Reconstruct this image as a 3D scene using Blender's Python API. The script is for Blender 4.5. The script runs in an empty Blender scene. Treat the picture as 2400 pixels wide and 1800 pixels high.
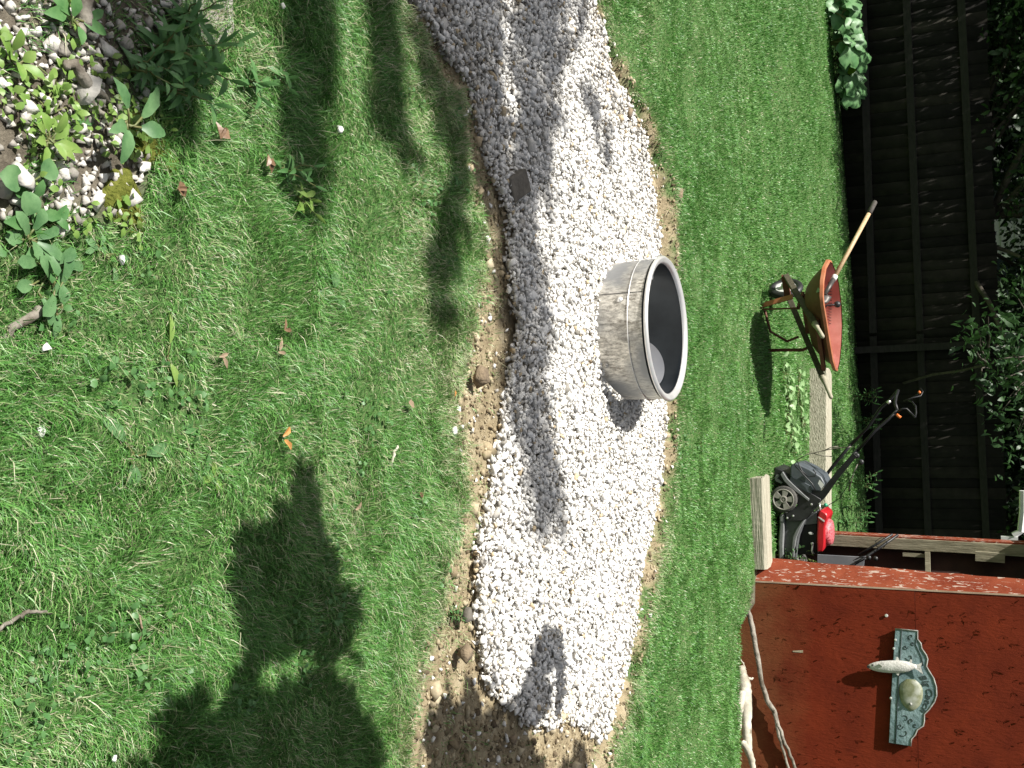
import bpy, bmesh, math, random
import numpy as np
from mathutils import Vector, Matrix, noise as mnoise

R = math.radians
scene = bpy.context.scene
# ------------------------------------------------------------------ camera, sky, sun, exposure
FPX, PITCH, ROLL, CAMH = 2480.0, R(24.5), R(2.3), 1.7
Fw = np.array([0, math.cos(PITCH), -math.sin(PITCH)])
Up = np.array([0, math.sin(PITCH), math.cos(PITCH)])
Rt = np.array([1.0, 0, 0])
CA = math.cos(ROLL)*Up + math.sin(ROLL)*Rt        # photo's "right" is the world's up: the phone was held sideways
CB = math.cos(ROLL)*Rt - math.sin(ROLL)*Up
CAM = np.array([0, 0, CAMH])
cd = bpy.data.cameras.new('camera'); cam = bpy.data.objects.new('camera', cd)
scene.collection.objects.link(cam); scene.camera = cam
cd.sensor_fit = 'HORIZONTAL'; cd.sensor_width = 36.0; cd.lens = FPX/2400*36
cd.clip_start = 0.05; cd.clip_end = 800
M = Matrix((( CA[0], -CB[0], -Fw[0], CAM[0]), (CA[1], -CB[1], -Fw[1], CAM[1]), (CA[2], -CB[2], -Fw[2], CAM[2]), (0, 0, 0, 1)))
cam.matrix_world = M

SUNEL, SUNAZ = R(57), math.atan2(-.523, -.150)
LD = np.array([.523, .150, -.839]); LD = LD/np.linalg.norm(LD)      # direction the light travels
world = bpy.data.worlds.new("World"); scene.world = world; world.use_nodes = True
wn = world.node_tree.nodes; wl = world.node_tree.links
bg = wn['Background']; sky = wn.new('ShaderNodeTexSky'); sky.sky_type = 'NISHITA'; sky.sun_disc = False
sky.sun_elevation = SUNEL; sky.sun_rotation = SUNAZ % (2*math.pi); sky.dust_density = 3; sky.ozone_density = .6
hs = wn.new('ShaderNodeHueSaturation'); hs.inputs['Saturation'].default_value = .4; wl.new(sky.outputs[0], hs.inputs['Color']); wl.new(hs.outputs[0], bg.inputs[0]); bg.inputs[1].default_value = 0.05
sd = bpy.data.lights.new('sun', 'SUN'); sd.energy = 5.0; sd.angle = R(0.5); sd.color = (1, .965, .90)
so = bpy.data.objects.new('sun', sd); scene.collection.objects.link(so)
so.rotation_euler = Vector(LD).to_track_quat('-Z', 'Y').to_euler(); so.location = (-3, -2, 8)
scene.view_settings.view_transform = 'Standard'; scene.view_settings.look = 'None'
scene.view_settings.exposure = 0.68; scene.view_settings.gamma = 1.0
scene.cycles.max_bounces = 6; scene.cycles.diffuse_bounces = 3; scene.cycles.glossy_bounces = 3
scene.cycles.transparent_max_bounces = 4; scene.cycles.transmission_bounces = 3

# ------------------------------------------------------------------ point helpers (a line of sight of the photo met with a real plane)
def ray(x, y):
    return Fw*FPX + CA*(x-1200) + CB*(y-900)
def G(x, y, z=0.0):
    d = ray(x, y); t = (z-CAMH)/d[2]; return CAM + d*t
def PY(x, y, Y):
    d = ray(x, y); return CAM + d*(Y/d[1])
def PP(x, y, q, n):
    d = ray(x, y); q = np.array(q); n = np.array(n); return CAM + d*(((q-CAM)@n)/(d@n))
def proj(P):
    v = np.asarray(P) - CAM; z = v@Fw
    return 1200+FPX*(v@CA)/z, 900+FPX*(v@CB)/z

# ------------------------------------------------------------------ object helpers
col = scene.collection
class MB:
    def __init__(s): s.v = []; s.f = []
    def add(s, vs, fs):
        o = len(s.v); s.v += [tuple(map(float, p)) for p in vs]; s.f += [tuple(i+o for i in f) for f in fs]; return s
    def box(s, c, d, rz=0, rot=None):
        m = rot if rot is not None else Matrix.Rotation(rz, 3, 'Z'); c = Vector(c)
        vs = [c + m @ Vector((x*d[0]/2, y*d[1]/2, z*d[2]/2)) for x in (-1, 1) for y in (-1, 1) for z in (-1, 1)]
        return s.add(vs, [(0,1,3,2),(4,6,7,5),(0,4,5,1),(2,3,7,6),(0,2,6,4),(1,5,7,3)])
    def beam(s, a, b, w, h, up=(0,0,1)):
        a = Vector(a); b = Vector(b); d = (b-a); L = d.length; d.normalize(); u = Vector(up); x = d.cross(u).normalized(); u = x.cross(d).normalized()
        m = Matrix((x, d, u)).transposed(); return s.box((a+b)/2, (w, L, h), rot=m)
    def tube(s, pts, rad, n=8, cap=True):
        pts = [Vector(p) for p in pts]; k = len(pts)
        if not hasattr(rad, '__len__'): rad = [rad]*k
        t0 = (pts[1]-pts[0]).normalized(); u = t0.orthogonal().normalized(); vs = []; fs = []
        for i, p in enumerate(pts):
            t = (pts[min(i+1, k-1)]-pts[max(i-1, 0)]).normalized(); u = (u-t*u.dot(t)).normalized(); w = t.cross(u)
            for j in range(n):
                a = 2*math.pi*j/n; vs.append(p + (u*math.cos(a)+w*math.sin(a))*rad[i])
        for i in range(k-1):
            for j in range(n): fs.append((i*n+j, i*n+(j+1)%n, (i+1)*n+(j+1)%n, (i+1)*n+j))
        if cap: fs.append(tuple(range(n-1, -1, -1))); fs.append(tuple((k-1)*n+j for j in range(n)))
        return s.add(vs, fs)
    def lathe(s, prof, c=(0,0,0), n=48, axis=(0,0,1), a0=0, a1=2*math.pi, zoff=None):
        ax = Vector(axis).normalized(); u = ax.orthogonal().normalized()
        if ax.z > .99: u = Vector((1,0,0))
        w = ax.cross(u); c = Vector(c); vs = []; fs = []; full = abs(a1-a0-2*math.pi) < 1e-6; m = n if full else n+1
        for j in range(m):
            a = a0+(a1-a0)*j/n
            for (r, z) in prof:
                zz = z + (zoff(a, r, z) if zoff else 0); vs.append(c + (u*math.cos(a)+w*math.sin(a))*r + ax*zz)
        k = len(prof)
        for j in range(n):
            j2 = (j+1) % m
            for i in range(k-1): fs.append((j*k+i, j2*k+i, j2*k+i+1, j*k+i+1))
        return s.add(vs, fs)
    def prism(s, poly, o, ux, uy, th):
        o = Vector(o); ux = Vector(ux); uy = Vector(uy); n = ux.cross(uy).normalized(); k = len(poly)
        vs = [o+ux*x+uy*y for x, y in poly]+[o+ux*x+uy*y+n*th for x, y in poly]
        return s.add(vs, [tuple(range(k-1, -1, -1)), tuple(range(k, 2*k))]+[(i, (i+1) % k, k+(i+1) % k, k+i) for i in range(k)])
    def leaf(s, b, d, nrm, L, W, seg=4, droop=.35, fold=.25, shape='lance', wav=0):
        b = Vector(b); d = Vector(d).normalized(); nrm = Vector(nrm); x = d.cross(nrm)
        if x.length < 1e-4: x = d.orthogonal()
        x.normalize(); nrm = x.cross(d).normalized(); vs = []; fs = []
        for i in range(seg+1):
            t = i/seg
            if shape == 'lance': w = math.sin(math.pi*min(1, t*.93+.05))**.8*(1-.25*t)
            elif shape == 'round': w = math.sqrt(max(0, 1-(2*t-1)**2))*1.05+.02
            elif shape == 'spoon': w = (.25+.75*t)*math.sqrt(max(0, 1-t**4))+.03
            else: w = 1-t*.9
            if wav: w *= 1+random.uniform(-wav, wav)
            c = b+d*(L*t)-Vector((0,0,1))*(droop*L*t*t)
            vs += [c-x*(w*W/2)+nrm*(fold*W*w/2), c, c+x*(w*W/2)+nrm*(fold*W*w/2)]
        for i in range(seg):
            o = i*3; fs += [(o, o+1, o+4, o+3), (o+1, o+2, o+5, o+4)]
        return s.add(vs, fs)
    def obj(s, name, mat, parent=None, smooth=False, bevel=0, attr=None):
        me = bpy.data.meshes.new(name); me.from_pydata(s.v, [], s.f); me.validate(); me.update()
        me.materials.append(mat)
        if smooth: me.polygons.foreach_set('use_smooth', [True]*len(me.polygons))
        o = bpy.data.objects.new(name, me); col.objects.link(o)
        if parent: o.parent = parent; o.matrix_parent_inverse = Matrix.Translation(-parent.location) if parent.type == 'EMPTY' else Matrix.Identity(4)
        if bevel:
            b = o.modifiers.new('bevel', 'BEVEL'); b.width = bevel; b.segments = 2; b.limit_method = 'ANGLE'
        return o
def thing(name, label, cat, loc=(0,0,0), group=None):
    o = bpy.data.objects.new(name, None); col.objects.link(o); o.location = Vector([float(q) for q in loc]); o.empty_display_size = .1
    return tag(o, label, cat, group)
def tag(o, label=None, cat=None, group=None, kind=None):
    if label: o['label'] = label
    if cat: o['category'] = cat
    if group: o['group'] = group
    if kind: o['kind'] = kind
    return o
def autosmooth(o, ang=35):
    me = o.data; me.polygons.foreach_set('use_smooth', [True]*len(me.polygons))
    try: me.set_sharp_from_angle(angle=R(ang))
    except Exception: pass
    return o
def npmesh(name, V, F, mat, smooth=False, attrs=None):
    """V (n,3) array; F list of (m,k) int arrays"""
    me = bpy.data.meshes.new(name); me.vertices.add(len(V)); me.vertices.foreach_set('co', np.ascontiguousarray(V, dtype=np.float32).ravel())
    nl = sum(f.size for f in F); nf = sum(len(f) for f in F)
    me.loops.add(nl); me.polygons.add(nf)
    me.loops.foreach_set('vertex_index', np.concatenate([f.ravel() for f in F]).astype(np.int32))
    st = []; o = 0
    for f in F: st.append(o+np.arange(len(f))*f.shape[1]); o += f.size
    me.polygons.foreach_set('loop_start', np.concatenate(st).astype(np.int32))
    me.update(calc_edges=True)
    if smooth: me.polygons.foreach_set('use_smooth', np.ones(nf, dtype=bool))
    if attrs:
        for k, a in attrs.items():
            at = me.attributes.new(k, 'FLOAT', 'POINT'); at.data.foreach_set('value', np.ascontiguousarray(a, dtype=np.float32))
    me.materials.append(mat); ob = bpy.data.objects.new(name, me); col.objects.link(ob); return ob

# ------------------------------------------------------------------ materials
def nmat(name):
    m = bpy.data.materials.new(name); m.use_nodes = True; nt = m.node_tree; return m, nt, nt.nodes['Principled BSDF']
def mat(name, c1, c2=None, scale=8, rough=.6, metal=0, bump=0, bscale=None, stretch=None, spec=.5, detail=6, lo=.35, hi=.65, third=None, coat=0, dist=.01, tscale=3, tlo=.55, thi=.7):
    m, nt, b = nmat(name); N = nt.nodes; L = nt.links
    b.inputs['Roughness'].default_value = rough; b.inputs['Metallic'].default_value = metal; b.inputs['Specular IOR Level'].default_value = spec
    b.inputs['Coat Weight'].default_value = coat
    c1 = (*c1, 1)
    if c2 is None and not bump: b.inputs['Base Color'].default_value = c1; return m
    tc = N.new('ShaderNodeTexCoord'); mp = N.new('ShaderNodeMapping'); L.new(tc.outputs['Object'], mp.inputs[0])
    if stretch: mp.inputs['Scale'].default_value = stretch
    if c2 is not None:
        n = N.new('ShaderNodeTexNoise'); n.inputs['Scale'].default_value = scale; n.inputs['Detail'].default_value = detail; n.inputs['Roughness'].default_value = .65
        L.new(mp.outputs[0], n.inputs['Vector']); r = N.new('ShaderNodeValToRGB'); L.new(n.outputs[0], r.inputs[0])
        r.color_ramp.elements[0].position = lo; r.color_ramp.elements[1].position = hi
        r.color_ramp.elements[0].color = c1; r.color_ramp.elements[1].color = (*c2, 1); out = r.outputs[0]
        if third:
            n3 = N.new('ShaderNodeTexNoise'); n3.inputs['Scale'].default_value = tscale; n3.inputs['Detail'].default_value = 8; L.new(mp.outputs[0], n3.inputs['Vector'])
            r3 = N.new('ShaderNodeValToRGB'); r3.color_ramp.elements[0].position = tlo; r3.color_ramp.elements[1].position = thi; L.new(n3.outputs[0], r3.inputs[0])
            mx = N.new('ShaderNodeMix'); mx.data_type = 'RGBA'; L.new(r3.outputs[0], mx.inputs[0]); L.new(out, mx.inputs[6]); mx.inputs[7].default_value = (*third, 1); out = mx.outputs[2]
        L.new(out, b.inputs['Base Color'])
    else: b.inputs['Base Color'].default_value = c1
    if bump:
        n2 = N.new('ShaderNodeTexNoise'); n2.inputs['Scale'].default_value = bscale or scale*3; n2.inputs['Detail'].default_value = 6; L.new(mp.outputs[0], n2.inputs['Vector'])
        bp = N.new('ShaderNodeBump'); bp.inputs['Strength'].default_value = bump; bp.inputs['Distance'].default_value = dist; L.new(n2.outputs[0], bp.inputs['Height']); L.new(bp.outputs[0], b.inputs['Normal'])
    return m
def attrmat(name, ramp, attr='rnd', rough=.6, trans=0, noise=0, nscale=40, bump=0, spec=.3):
    m, nt, b = nmat(name); N = nt.nodes; L = nt.links
    a = N.new('ShaderNodeAttribute'); a.attribute_name = attr; r = N.new('ShaderNodeValToRGB'); L.new(a.outputs['Fac'], r.inputs[0])
    e = r.color_ramp.elements; e[0].position = ramp[0][0]; e[0].color = (*ramp[0][1], 1); e[1].position = ramp[-1][0]; e[1].color = (*ramp[-1][1], 1)
    for p, c in ramp[1:-1]: q = e.new(p); q.color = (*c, 1)
    out = r.outputs[0]
    if noise:
        tc = N.new('ShaderNodeTexCoord'); n = N.new('ShaderNodeTexNoise'); n.inputs['Scale'].default_value = nscale; n.inputs['Detail'].default_value = 5; L.new(tc.outputs['Object'], n.inputs['Vector'])
        mr = N.new('ShaderNodeMapRange'); mr.inputs[1].default_value = .3; mr.inputs[2].default_value = .7; mr.inputs[3].default_value = 1-noise; mr.inputs[4].default_value = 1+noise; L.new(n.outputs[0], mr.inputs[0])
        mx = N.new('ShaderNodeVectorMath'); mx.operation = 'SCALE'; L.new(out, mx.inputs[0]); L.new(mr.outputs[0], mx.inputs['Scale']); out = mx.outputs[0]
        if bump:
            bp = N.new('ShaderNodeBump'); bp.inputs['Strength'].default_value = bump; bp.inputs['Distance'].default_value = .01; L.new(n.outputs[0], bp.inputs['Height']); L.new(bp.outputs[0], b.inputs['Normal'])
    L.new(out, b.inputs['Base Color']); b.inputs['Roughness'].default_value = rough; b.inputs['Specular IOR Level'].default_value = spec
    if trans:
        t = N.new('ShaderNodeBsdfTranslucent'); L.new(out, t.inputs[0]); s = N.new('ShaderNodeMixShader'); s.inputs[0].default_value = trans
        L.new(b.outputs[0], s.inputs[1]); L.new(t.outputs[0], s.inputs[2]); L.new(s.outputs[0], N['Material Output'].inputs[0])
    return m
def leafmat(name, c1, c2, rough=.45, trans=.3, scale=30, spec=.5):
    m = mat(name, c1, c2, scale=scale, rough=rough, spec=spec); nt = m.node_tree; N = nt.nodes; L = nt.links; b = N['Principled BSDF']
    t = N.new('ShaderNodeBsdfTranslucent'); L.new(b.inputs['Base Color'].links[0].from_socket, t.inputs[0]); s = N.new('ShaderNodeMixShader'); s.inputs[0].default_value = trans
    L.new(b.outputs[0], s.inputs[1]); L.new(t.outputs[0], s.inputs[2]); L.new(s.outputs[0], N['Material Output'].inputs[0]); return m

GRAMP = [(0, (.042,.145,.028)), (.35, (.088,.25,.046)), (.62, (.15,.35,.075)), (.8, (.24,.42,.13)), (.9, (.34,.36,.19)), (1, (.56,.54,.38))]
M_grass = attrmat('grass_blades', GRAMP, rough=.42, trans=.18, spec=.5)
M_stone = attrmat('limestone_gravel', [(0, (.20,.185,.16)), (.15, (.47,.445,.40)), (.4, (.72,.70,.66)), (.9, (.90,.89,.86)), (1, (.52,.42,.28))], rough=.85, noise=.13, nscale=60, bump=.4, spec=.2)
M_crumb = attrmat('soil_crumbs', [(0, (.10,.075,.05)), (.5, (.30,.24,.15)), (1, (.50,.43,.30))], rough=.95, noise=.2, nscale=80, spec=.1)
M_timber = mat('weathered_timber', (.31,.29,.22), (.50,.47,.37), scale=5, rough=.9, bump=.5, bscale=10, stretch=(.5, 14, 12), third=(.2,.18,.13), tscale=7, spec=.2, dist=.02)
M_blackpl = mat('black_plastic', (.012,.012,.013), (.03,.03,.032), scale=14, rough=.45)
M_blacksteel = mat('black_painted_steel', (.008,.008,.009), (.016,.016,.018), scale=30, rough=.45, spec=.4)
M_rubber = mat('grey_black_rubber', (.045,.043,.04), (.10,.095,.085), scale=30, rough=.85, bump=.4, bscale=120)
M_white = mat('white_paint', (.75,.75,.73), (.62,.62,.6), scale=12, rough=.6)
M_woodh = mat('pale_ash_wood', (.42,.27,.14), (.62,.46,.29), scale=9, rough=.55, stretch=(9, 9, 1.5))
M_oldwood_shaded = mat('grey_handle_wood_shaded', (.055,.048,.032), (.11,.095,.06), scale=14, rough=.85, stretch=(3, 3, 3), bump=.4, bscale=60)  # handle wood darkened, the tray's shade is put into its colour
M_stick = mat('grey_stick_bark', (.10,.085,.065), (.36,.33,.28), scale=14, rough=.95, bump=.8, bscale=40, spec=.1)
M_log = mat('pale_barkless_wood', (.34,.31,.24), (.60,.57,.47), scale=9, rough=.9, bump=.7, bscale=22, third=(.16,.13,.09), tscale=8, tlo=.6, thi=.72)
M_bark = mat('tree_bark', (.05,.042,.032), (.12,.10,.08), scale=12, rough=.95, bump=.8, bscale=25)
M_fol = leafmat('tree_leaves', (.015,.035,.012), (.045,.09,.03), trans=.15, scale=3)
M_folb = leafmat('bright_leaves', (.022,.06,.018), (.055,.12,.038), trans=.3, scale=8)
M_weedA = leafmat('weed_leaf_green', (.07,.19,.055), (.14,.29,.10), scale=25)
M_weedB = leafmat('weed_leaf_yellowgreen', (.16,.30,.055), (.26,.38,.10), scale=25)
M_weedC = leafmat('weed_leaf_bluegreen', (.08,.19,.07), (.18,.33,.14), scale=20)
M_stem = leafmat('weed_stem', (.14,.20,.06), (.25,.22,.10))
M_moss = mat('olive_moss', (.07,.085,.015), (.17,.18,.04), scale=60, rough=1, bump=1, bscale=140, spec=.05)
M_leafdry = leafmat('dry_leaf', (.14,.08,.045), (.27,.17,.10), trans=.15, scale=40)
M_leaforange = leafmat('orange_leaf', (.45,.19,.05), (.62,.34,.12), trans=.2, scale=40)
M_leaffaded = leafmat('faded_leaf', (.22,.16,.11), (.36,.27,.18), trans=.1, scale=40)

random.seed(3); rng = np.random.default_rng(7)

# ------------------------------------------------------------------ ground: lawn level, gravel trench, soil border
near_e = [(900,-160),(960,0),(1000,60),(1045,140),(1100,205),(1112,300),(1135,370),(1160,440),(1185,520),(1188,640),(1200,760),(1196,860),(1185,930),(1165,1010),(1150,1100),(1132,1190),(1110,1290),(1100,1380),(1118,1480),(1135,1580),(1165,1640),(1215,1690),(1290,1700),(1330,1690)]
far_e = [(1400,1740),(1430,1690),(1450,1640),(1478,1520),(1497,1400),(1507,1300),(1525,1200),(1545,1100),(1556,960),(1562,880),(1556,700),(1545,560),(1530,450),(1505,330),(1470,230),(1425,160),(1410,80),(1385,0),(1350,-160)]
GRAV = np.array([G(x, y, -.04)[:2] for x, y in near_e+far_e])
near_o = [(870,-160),(935,0),(975,70),(1015,150),(1070,230),(1085,330),(1100,420),(1120,520),(1120,600),(1105,680),(1085,760),(1062,880),(1045,960),(1048,1040),(1070,1110),(1060,1200),(1035,1330),(1030,1430),(985,1550),(968,1650),(950,1800),(900,1960)]
far_o = [(1400,1960),(1440,1800),(1470,1700),(1510,1560),(1535,1420),(1560,1300),(1590,1150),(1602,1020),(1600,900),(1600,700),(1592,540),(1588,440),(1562,360),(1530,260),(1490,180),(1445,90),(1425,0),(1395,-160)]
near_o = [(x+(22 if 560 < y < 1400 else 6), y) for x, y in near_o]; far_o = [(x-13, y) for x, y in far_o]
SOIL = np.array([G(x, y, 0)[:2] for x, y in near_o+far_o])
FORE = np.array([G(x, y, 0)[:2] for x, y in [(-400,-300),(380,-300),(420,-60),(395,60),(330,150),(330,260),(345,360),(330,460),(250,520),(150,500),(40,520),(-60,560),(-400,640)]])
def inpoly(P, poly):
    x, y = P[:,0], P[:,1]; ins = np.zeros(len(P), bool); n = len(poly); j = n-1
    for i in range(n):
        xi, yi = poly[i]; xj, yj = poly[j]
        c = ((yi > y) != (yj > y)) & (x < (xj-xi)*(y-yi)/((yj-yi)+1e-12)+xi); ins ^= c; j = i
    return ins
def dpoly(P, poly):
    d = np.full(len(P), 1e9); n = len(poly)
    for i in range(n):
        a = poly[i]; b = poly[(i+1) % n]; ab = b-a; t = np.clip(((P-a)@ab)/(ab@ab+1e-12), 0, 1); q = a+t[:,None]*ab
        d = np.minimum(d, np.hypot(*(P-q).T))
    return np.where(inpoly(P, poly), d, -d)     # positive inside
def vnoise(P, s, seed=0):
    """cheap smooth value noise, 0..1"""
    q = P/s + seed*17.3; i = np.floor(q).astype(int); f = q-i; f = f*f*(3-2*f)
    def h(ix, iy):
        v = np.sin(ix*127.1+iy*311.7+seed*74.7)*43758.5453; return v-np.floor(v)
    a = h(i[:,0], i[:,1]); b = h(i[:,0]+1, i[:,1]); c = h(i[:,0], i[:,1]+1); d = h(i[:,0]+1, i[:,1]+1)
    return (a*(1-f[:,0])+b*f[:,0])*(1-f[:,1])+(c*(1-f[:,0])+d*f[:,0])*f[:,1]
def ground_h(P):
    ds = dpoly(P, SOIL) + (vnoise(P, .12, 2)-.5)*.09+(vnoise(P, .04, 6)-.5)*.03; z = np.zeros(len(P))
    z -= .06*np.clip(ds/.06, 0, 1)
    wy = 7.98-(P[:,0]-1.57)*.268; z -= .15*np.clip((P[:,0]-1.72)*4, 0, 1)*np.clip((P[:,1]-(wy-.46)+(vnoise(P, .1, 8)-.5)*.1)/.1, 0, 1)*(P[:,1] < wy+.2)
    z += (vnoise(P, .9, 4)-.5)*.03*(P[:,1] < 30) + (vnoise(P, .06, 5)-.5)*.012*np.clip(ds/.03, 0, 1)
    return z
def gz(x, y): return float(ground_h(np.array([[x, y]]))[0])
xs = np.concatenate([[-300,-120,-50,-20,-10,-6], np.arange(-4, 4.001, .04), [6,10,20,50,120,300]])
ys = np.concatenate([[-300,-100,-30,-8,-2,0], np.arange(1, 7, .04), np.arange(7, 16, .12), [17,19,22,27,40,80,160,400]])
gx, gy = np.meshgrid(xs, ys); P2 = np.stack([gx.ravel(), gy.ravel()], 1); gzv = ground_h(P2)
nx, ny = len(xs), len(ys); ii = (np.arange(ny-1)[:,None]*nx+np.arange(nx-1)[None]).ravel()
ds = dpoly(P2, SOIL); soilm = np.clip((ds+.02+(vnoise(P2, .08, 9)-.5)*.2+(vnoise(P2, .3, 19)-.5)*.1)/.08, 0, 1); forem = np.clip((dpoly(P2, FORE)+.03)/.06, 0, 1)
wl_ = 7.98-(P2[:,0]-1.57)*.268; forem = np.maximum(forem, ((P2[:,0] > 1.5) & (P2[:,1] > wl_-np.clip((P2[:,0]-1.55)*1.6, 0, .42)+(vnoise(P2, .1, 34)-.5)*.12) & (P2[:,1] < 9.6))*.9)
m, nt, b = nmat('ground_soil_and_thatch'); N = nt.nodes; L = nt.links
tc = N.new('ShaderNodeTexCoord')
def nz(scale, det=7):
    n = N.new('ShaderNodeTexNoise'); n.inputs['Scale'].default_value = scale; n.inputs['Detail'].default_value = det; n.inputs['Roughness'].default_value = .7; L.new(tc.outputs['Object'], n.inputs['Vector']); return n
def rmp(src, *st):
    r = N.new('ShaderNodeValToRGB'); L.new(src, r.inputs[0]); e = r.color_ramp.elements; e[0].position = st[0][0]; e[0].color = (*st[0][1], 1); e[1].position = st[-1][0]; e[1].color = (*st[-1][1], 1)
    for p, c in st[1:-1]: q = e.new(p); q.color = (*c, 1)
    return r.outputs[0]
th = rmp(nz(55).outputs[0], (.3, (.03,.075,.02)), (.5, (.075,.16,.045)), (.72, (.22,.24,.12)))
sl = rmp(nz(14).outputs[0], (.3, (.17,.13,.08)), (.5, (.33,.27,.17)), (.7, (.48,.41,.28)))
at = N.new('ShaderNodeAttribute'); at.attribute_name = 'soil'; mx = N.new('ShaderNodeMix'); mx.data_type = 'RGBA'
L.new(at.outputs['Fac'], mx.inputs[0]); L.new(th, mx.inputs[6]); L.new(sl, mx.inputs[7]); L.new(mx.outputs[2], b.inputs['Base Color'])
at2 = N.new('ShaderNodeAttribute'); at2.attribute_name = 'dark_soil'; mx2 = N.new('ShaderNodeMix'); mx2.data_type = 'RGBA'; L.new(at2.outputs['Fac'], mx2.inputs[0]); L.new(mx.outputs[2], mx2.inputs[6]); L.new(rmp(nz(30).outputs[0], (.3, (.07,.06,.045)), (.5, (.15,.13,.10)), (.7, (.24,.21,.16))), mx2.inputs[7]); L.new(mx2.outputs[2], b.inputs['Base Color'])  # darker soil in the near corner and along the wall foot
b.inputs['Roughness'].default_value = .95; b.inputs['Specular IOR Level'].default_value = .1
bp = N.new('ShaderNodeBump'); bp.inputs['Strength'].default_value = .9; bp.inputs['Distance'].default_value = .015; L.new(nz(45).outputs[0], bp.inputs['Height']); L.new(bp.outputs[0], b.inputs['Normal'])
tag(npmesh('ground', np.stack([P2[:,0], P2[:,1], gzv], 1), [np.stack([ii, ii+1, ii+nx+1, ii+nx], 1)], m, smooth=True, attrs={'soil': soilm, 'dark_soil': forem}), kind='structure')

# ------------------------------------------------------------------ stones
def proto_stone(seed, flat=.7):
    rnd = random.Random(seed); bm = bmesh.new()
    for k in range(rnd.choice((9, 10, 11, 12, 13))):
        v = Vector((rnd.gauss(0,1), rnd.gauss(0,1), rnd.gauss(0,1))).normalized(); bm.verts.new((v.x*.5, v.y*.5*rnd.uniform(.65,1), v.z*.5*flat*rnd.uniform(.8,1.1)))
    r = bmesh.ops.convex_hull(bm, input=bm.verts[:]); bmesh.ops.delete(bm, geom=list({g for g in r['geom_interior'] if isinstance(g, bmesh.types.BMVert)}), context='VERTS')
    bmesh.ops.triangulate(bm, faces=bm.faces[:]); bm.verts.index_update()
    V = np.array([v.co[:] for v in bm.verts]); F = np.array([[v.index for v in f.verts] for f in bm.faces]); bm.free(); return V, F
PROTO = [proto_stone(i) for i in range(14)]
def rotm(rng, n):
    q = rng.normal(size=(n,4)); q /= np.linalg.norm(q, axis=1)[:,None]; w,x,y,z = q.T
    return np.stack([np.stack([1-2*(y*y+z*z), 2*(x*y-z*w), 2*(x*z+y*w)],1), np.stack([2*(x*y+z*w), 1-2*(x*x+z*z), 2*(y*z-x*w)],1), np.stack([2*(x*z-y*w), 2*(y*z+x*w), 1-2*(x*x+y*y)],1)],1)
def scatter(name, P, size, mat, rnd=None, flatrot=.55):
    n = len(P); Rm = rotm(rng, n); kind = rng.integers(0, len(PROTO), n); Vs = []; Fs = []; A = []; o = 0
    if rnd is None: rnd = rng.random(n)
    for k, (V, F) in enumerate(PROTO):
        idx = np.where(kind == k)[0]
        if not len(idx): continue
        W = np.einsum('nij,vj->nvi', Rm[idx], V)*size[idx][:,None,None]; W[:,:,2] *= .8; W += P[idx][:,None,:]
        Vs.append(W.reshape(-1,3)); Fs.append((F[None]+(np.arange(len(idx))*len(V))[:,None,None]+o).reshape(-1,3)); o += W.shape[0]*W.shape[1]
        A.append(np.repeat(rnd[idx], len(V)))
    return npmesh(name, np.concatenate(Vs), [np.concatenate(Fs)], mat, attrs={'rnd': np.concatenate(A)})
def fill(poly, step, jit=.5, margin=0, noise=0):
    x0, y0 = poly.min(0)-.1; x1, y1 = poly.max(0)+.1; X, Y = np.meshgrid(np.arange(x0, x1, step), np.arange(y0, y1, step*.87))
    X = X+(np.arange(X.shape[0])[:,None] % 2)*step/2; P = np.stack([X.ravel(), Y.ravel()], 1)+rng.uniform(-jit, jit, (X.size, 2))*step
    d = dpoly(P, poly)+(vnoise(P, .1, 11)-.5)*noise
    return P[d > margin]
RING = np.array([-.245, 5.133]); RR_ = .352
SHOW = lambda P: (np.abs(P[:,0]) < .45*P[:,1]+.5)
lay = []
for zz, st in ((-.035, .022), (-.02, .021), (-.010, .024)):
    P = fill(GRAV, st, noise=.05); P = P[SHOW(P)]
    s = rng.lognormal(math.log(.0255), .34, len(P)); lay.append((np.column_stack([P, ground_h(P)*0+zz-.012+(vnoise(P, .35, 3)-.5)*.03+rng.uniform(-.006,.006,len(P))]), s))
P = np.concatenate([a for a, _ in lay]); S = np.concatenate([b for _, b in lay])
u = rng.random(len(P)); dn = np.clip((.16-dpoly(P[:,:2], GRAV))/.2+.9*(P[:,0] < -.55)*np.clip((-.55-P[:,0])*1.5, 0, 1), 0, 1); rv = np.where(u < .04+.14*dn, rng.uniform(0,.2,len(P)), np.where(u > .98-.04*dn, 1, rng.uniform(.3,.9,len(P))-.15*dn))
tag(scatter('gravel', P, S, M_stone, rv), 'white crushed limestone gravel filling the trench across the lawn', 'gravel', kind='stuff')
# loose stones and soil crumbs along the border
ring_zone = fill(SOIL, .026, margin=-.02); d = dpoly(ring_zone, GRAV); bz = ring_zone[(d < .02) & SHOW(ring_zone)]
q = bz[rng.random(len(bz)) < .55]; q = np.concatenate([q+rng.normal(0,.012,q.shape) for _ in range(3)])
tag(scatter('soil_crumbs', np.column_stack([q, ground_h(q)+.002]), rng.lognormal(math.log(.012), .65, len(q)), M_crumb), 'tan soil crumbs along the edges of the gravel trench', 'soil', kind='stuff')
sp_ = bz[rng.random(len(bz)) < .07]; sp_ = sp_+rng.normal(0, .03, sp_.shape)
tag(scatter('spilled_gravel', np.column_stack([sp_, ground_h(sp_)+.006]), rng.lognormal(math.log(.022), .3, len(sp_)), M_stone, rng.uniform(.1,.9,len(sp_))), 'loose gravel pieces spilled on the soil edges', 'gravel', kind='stuff')
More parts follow.
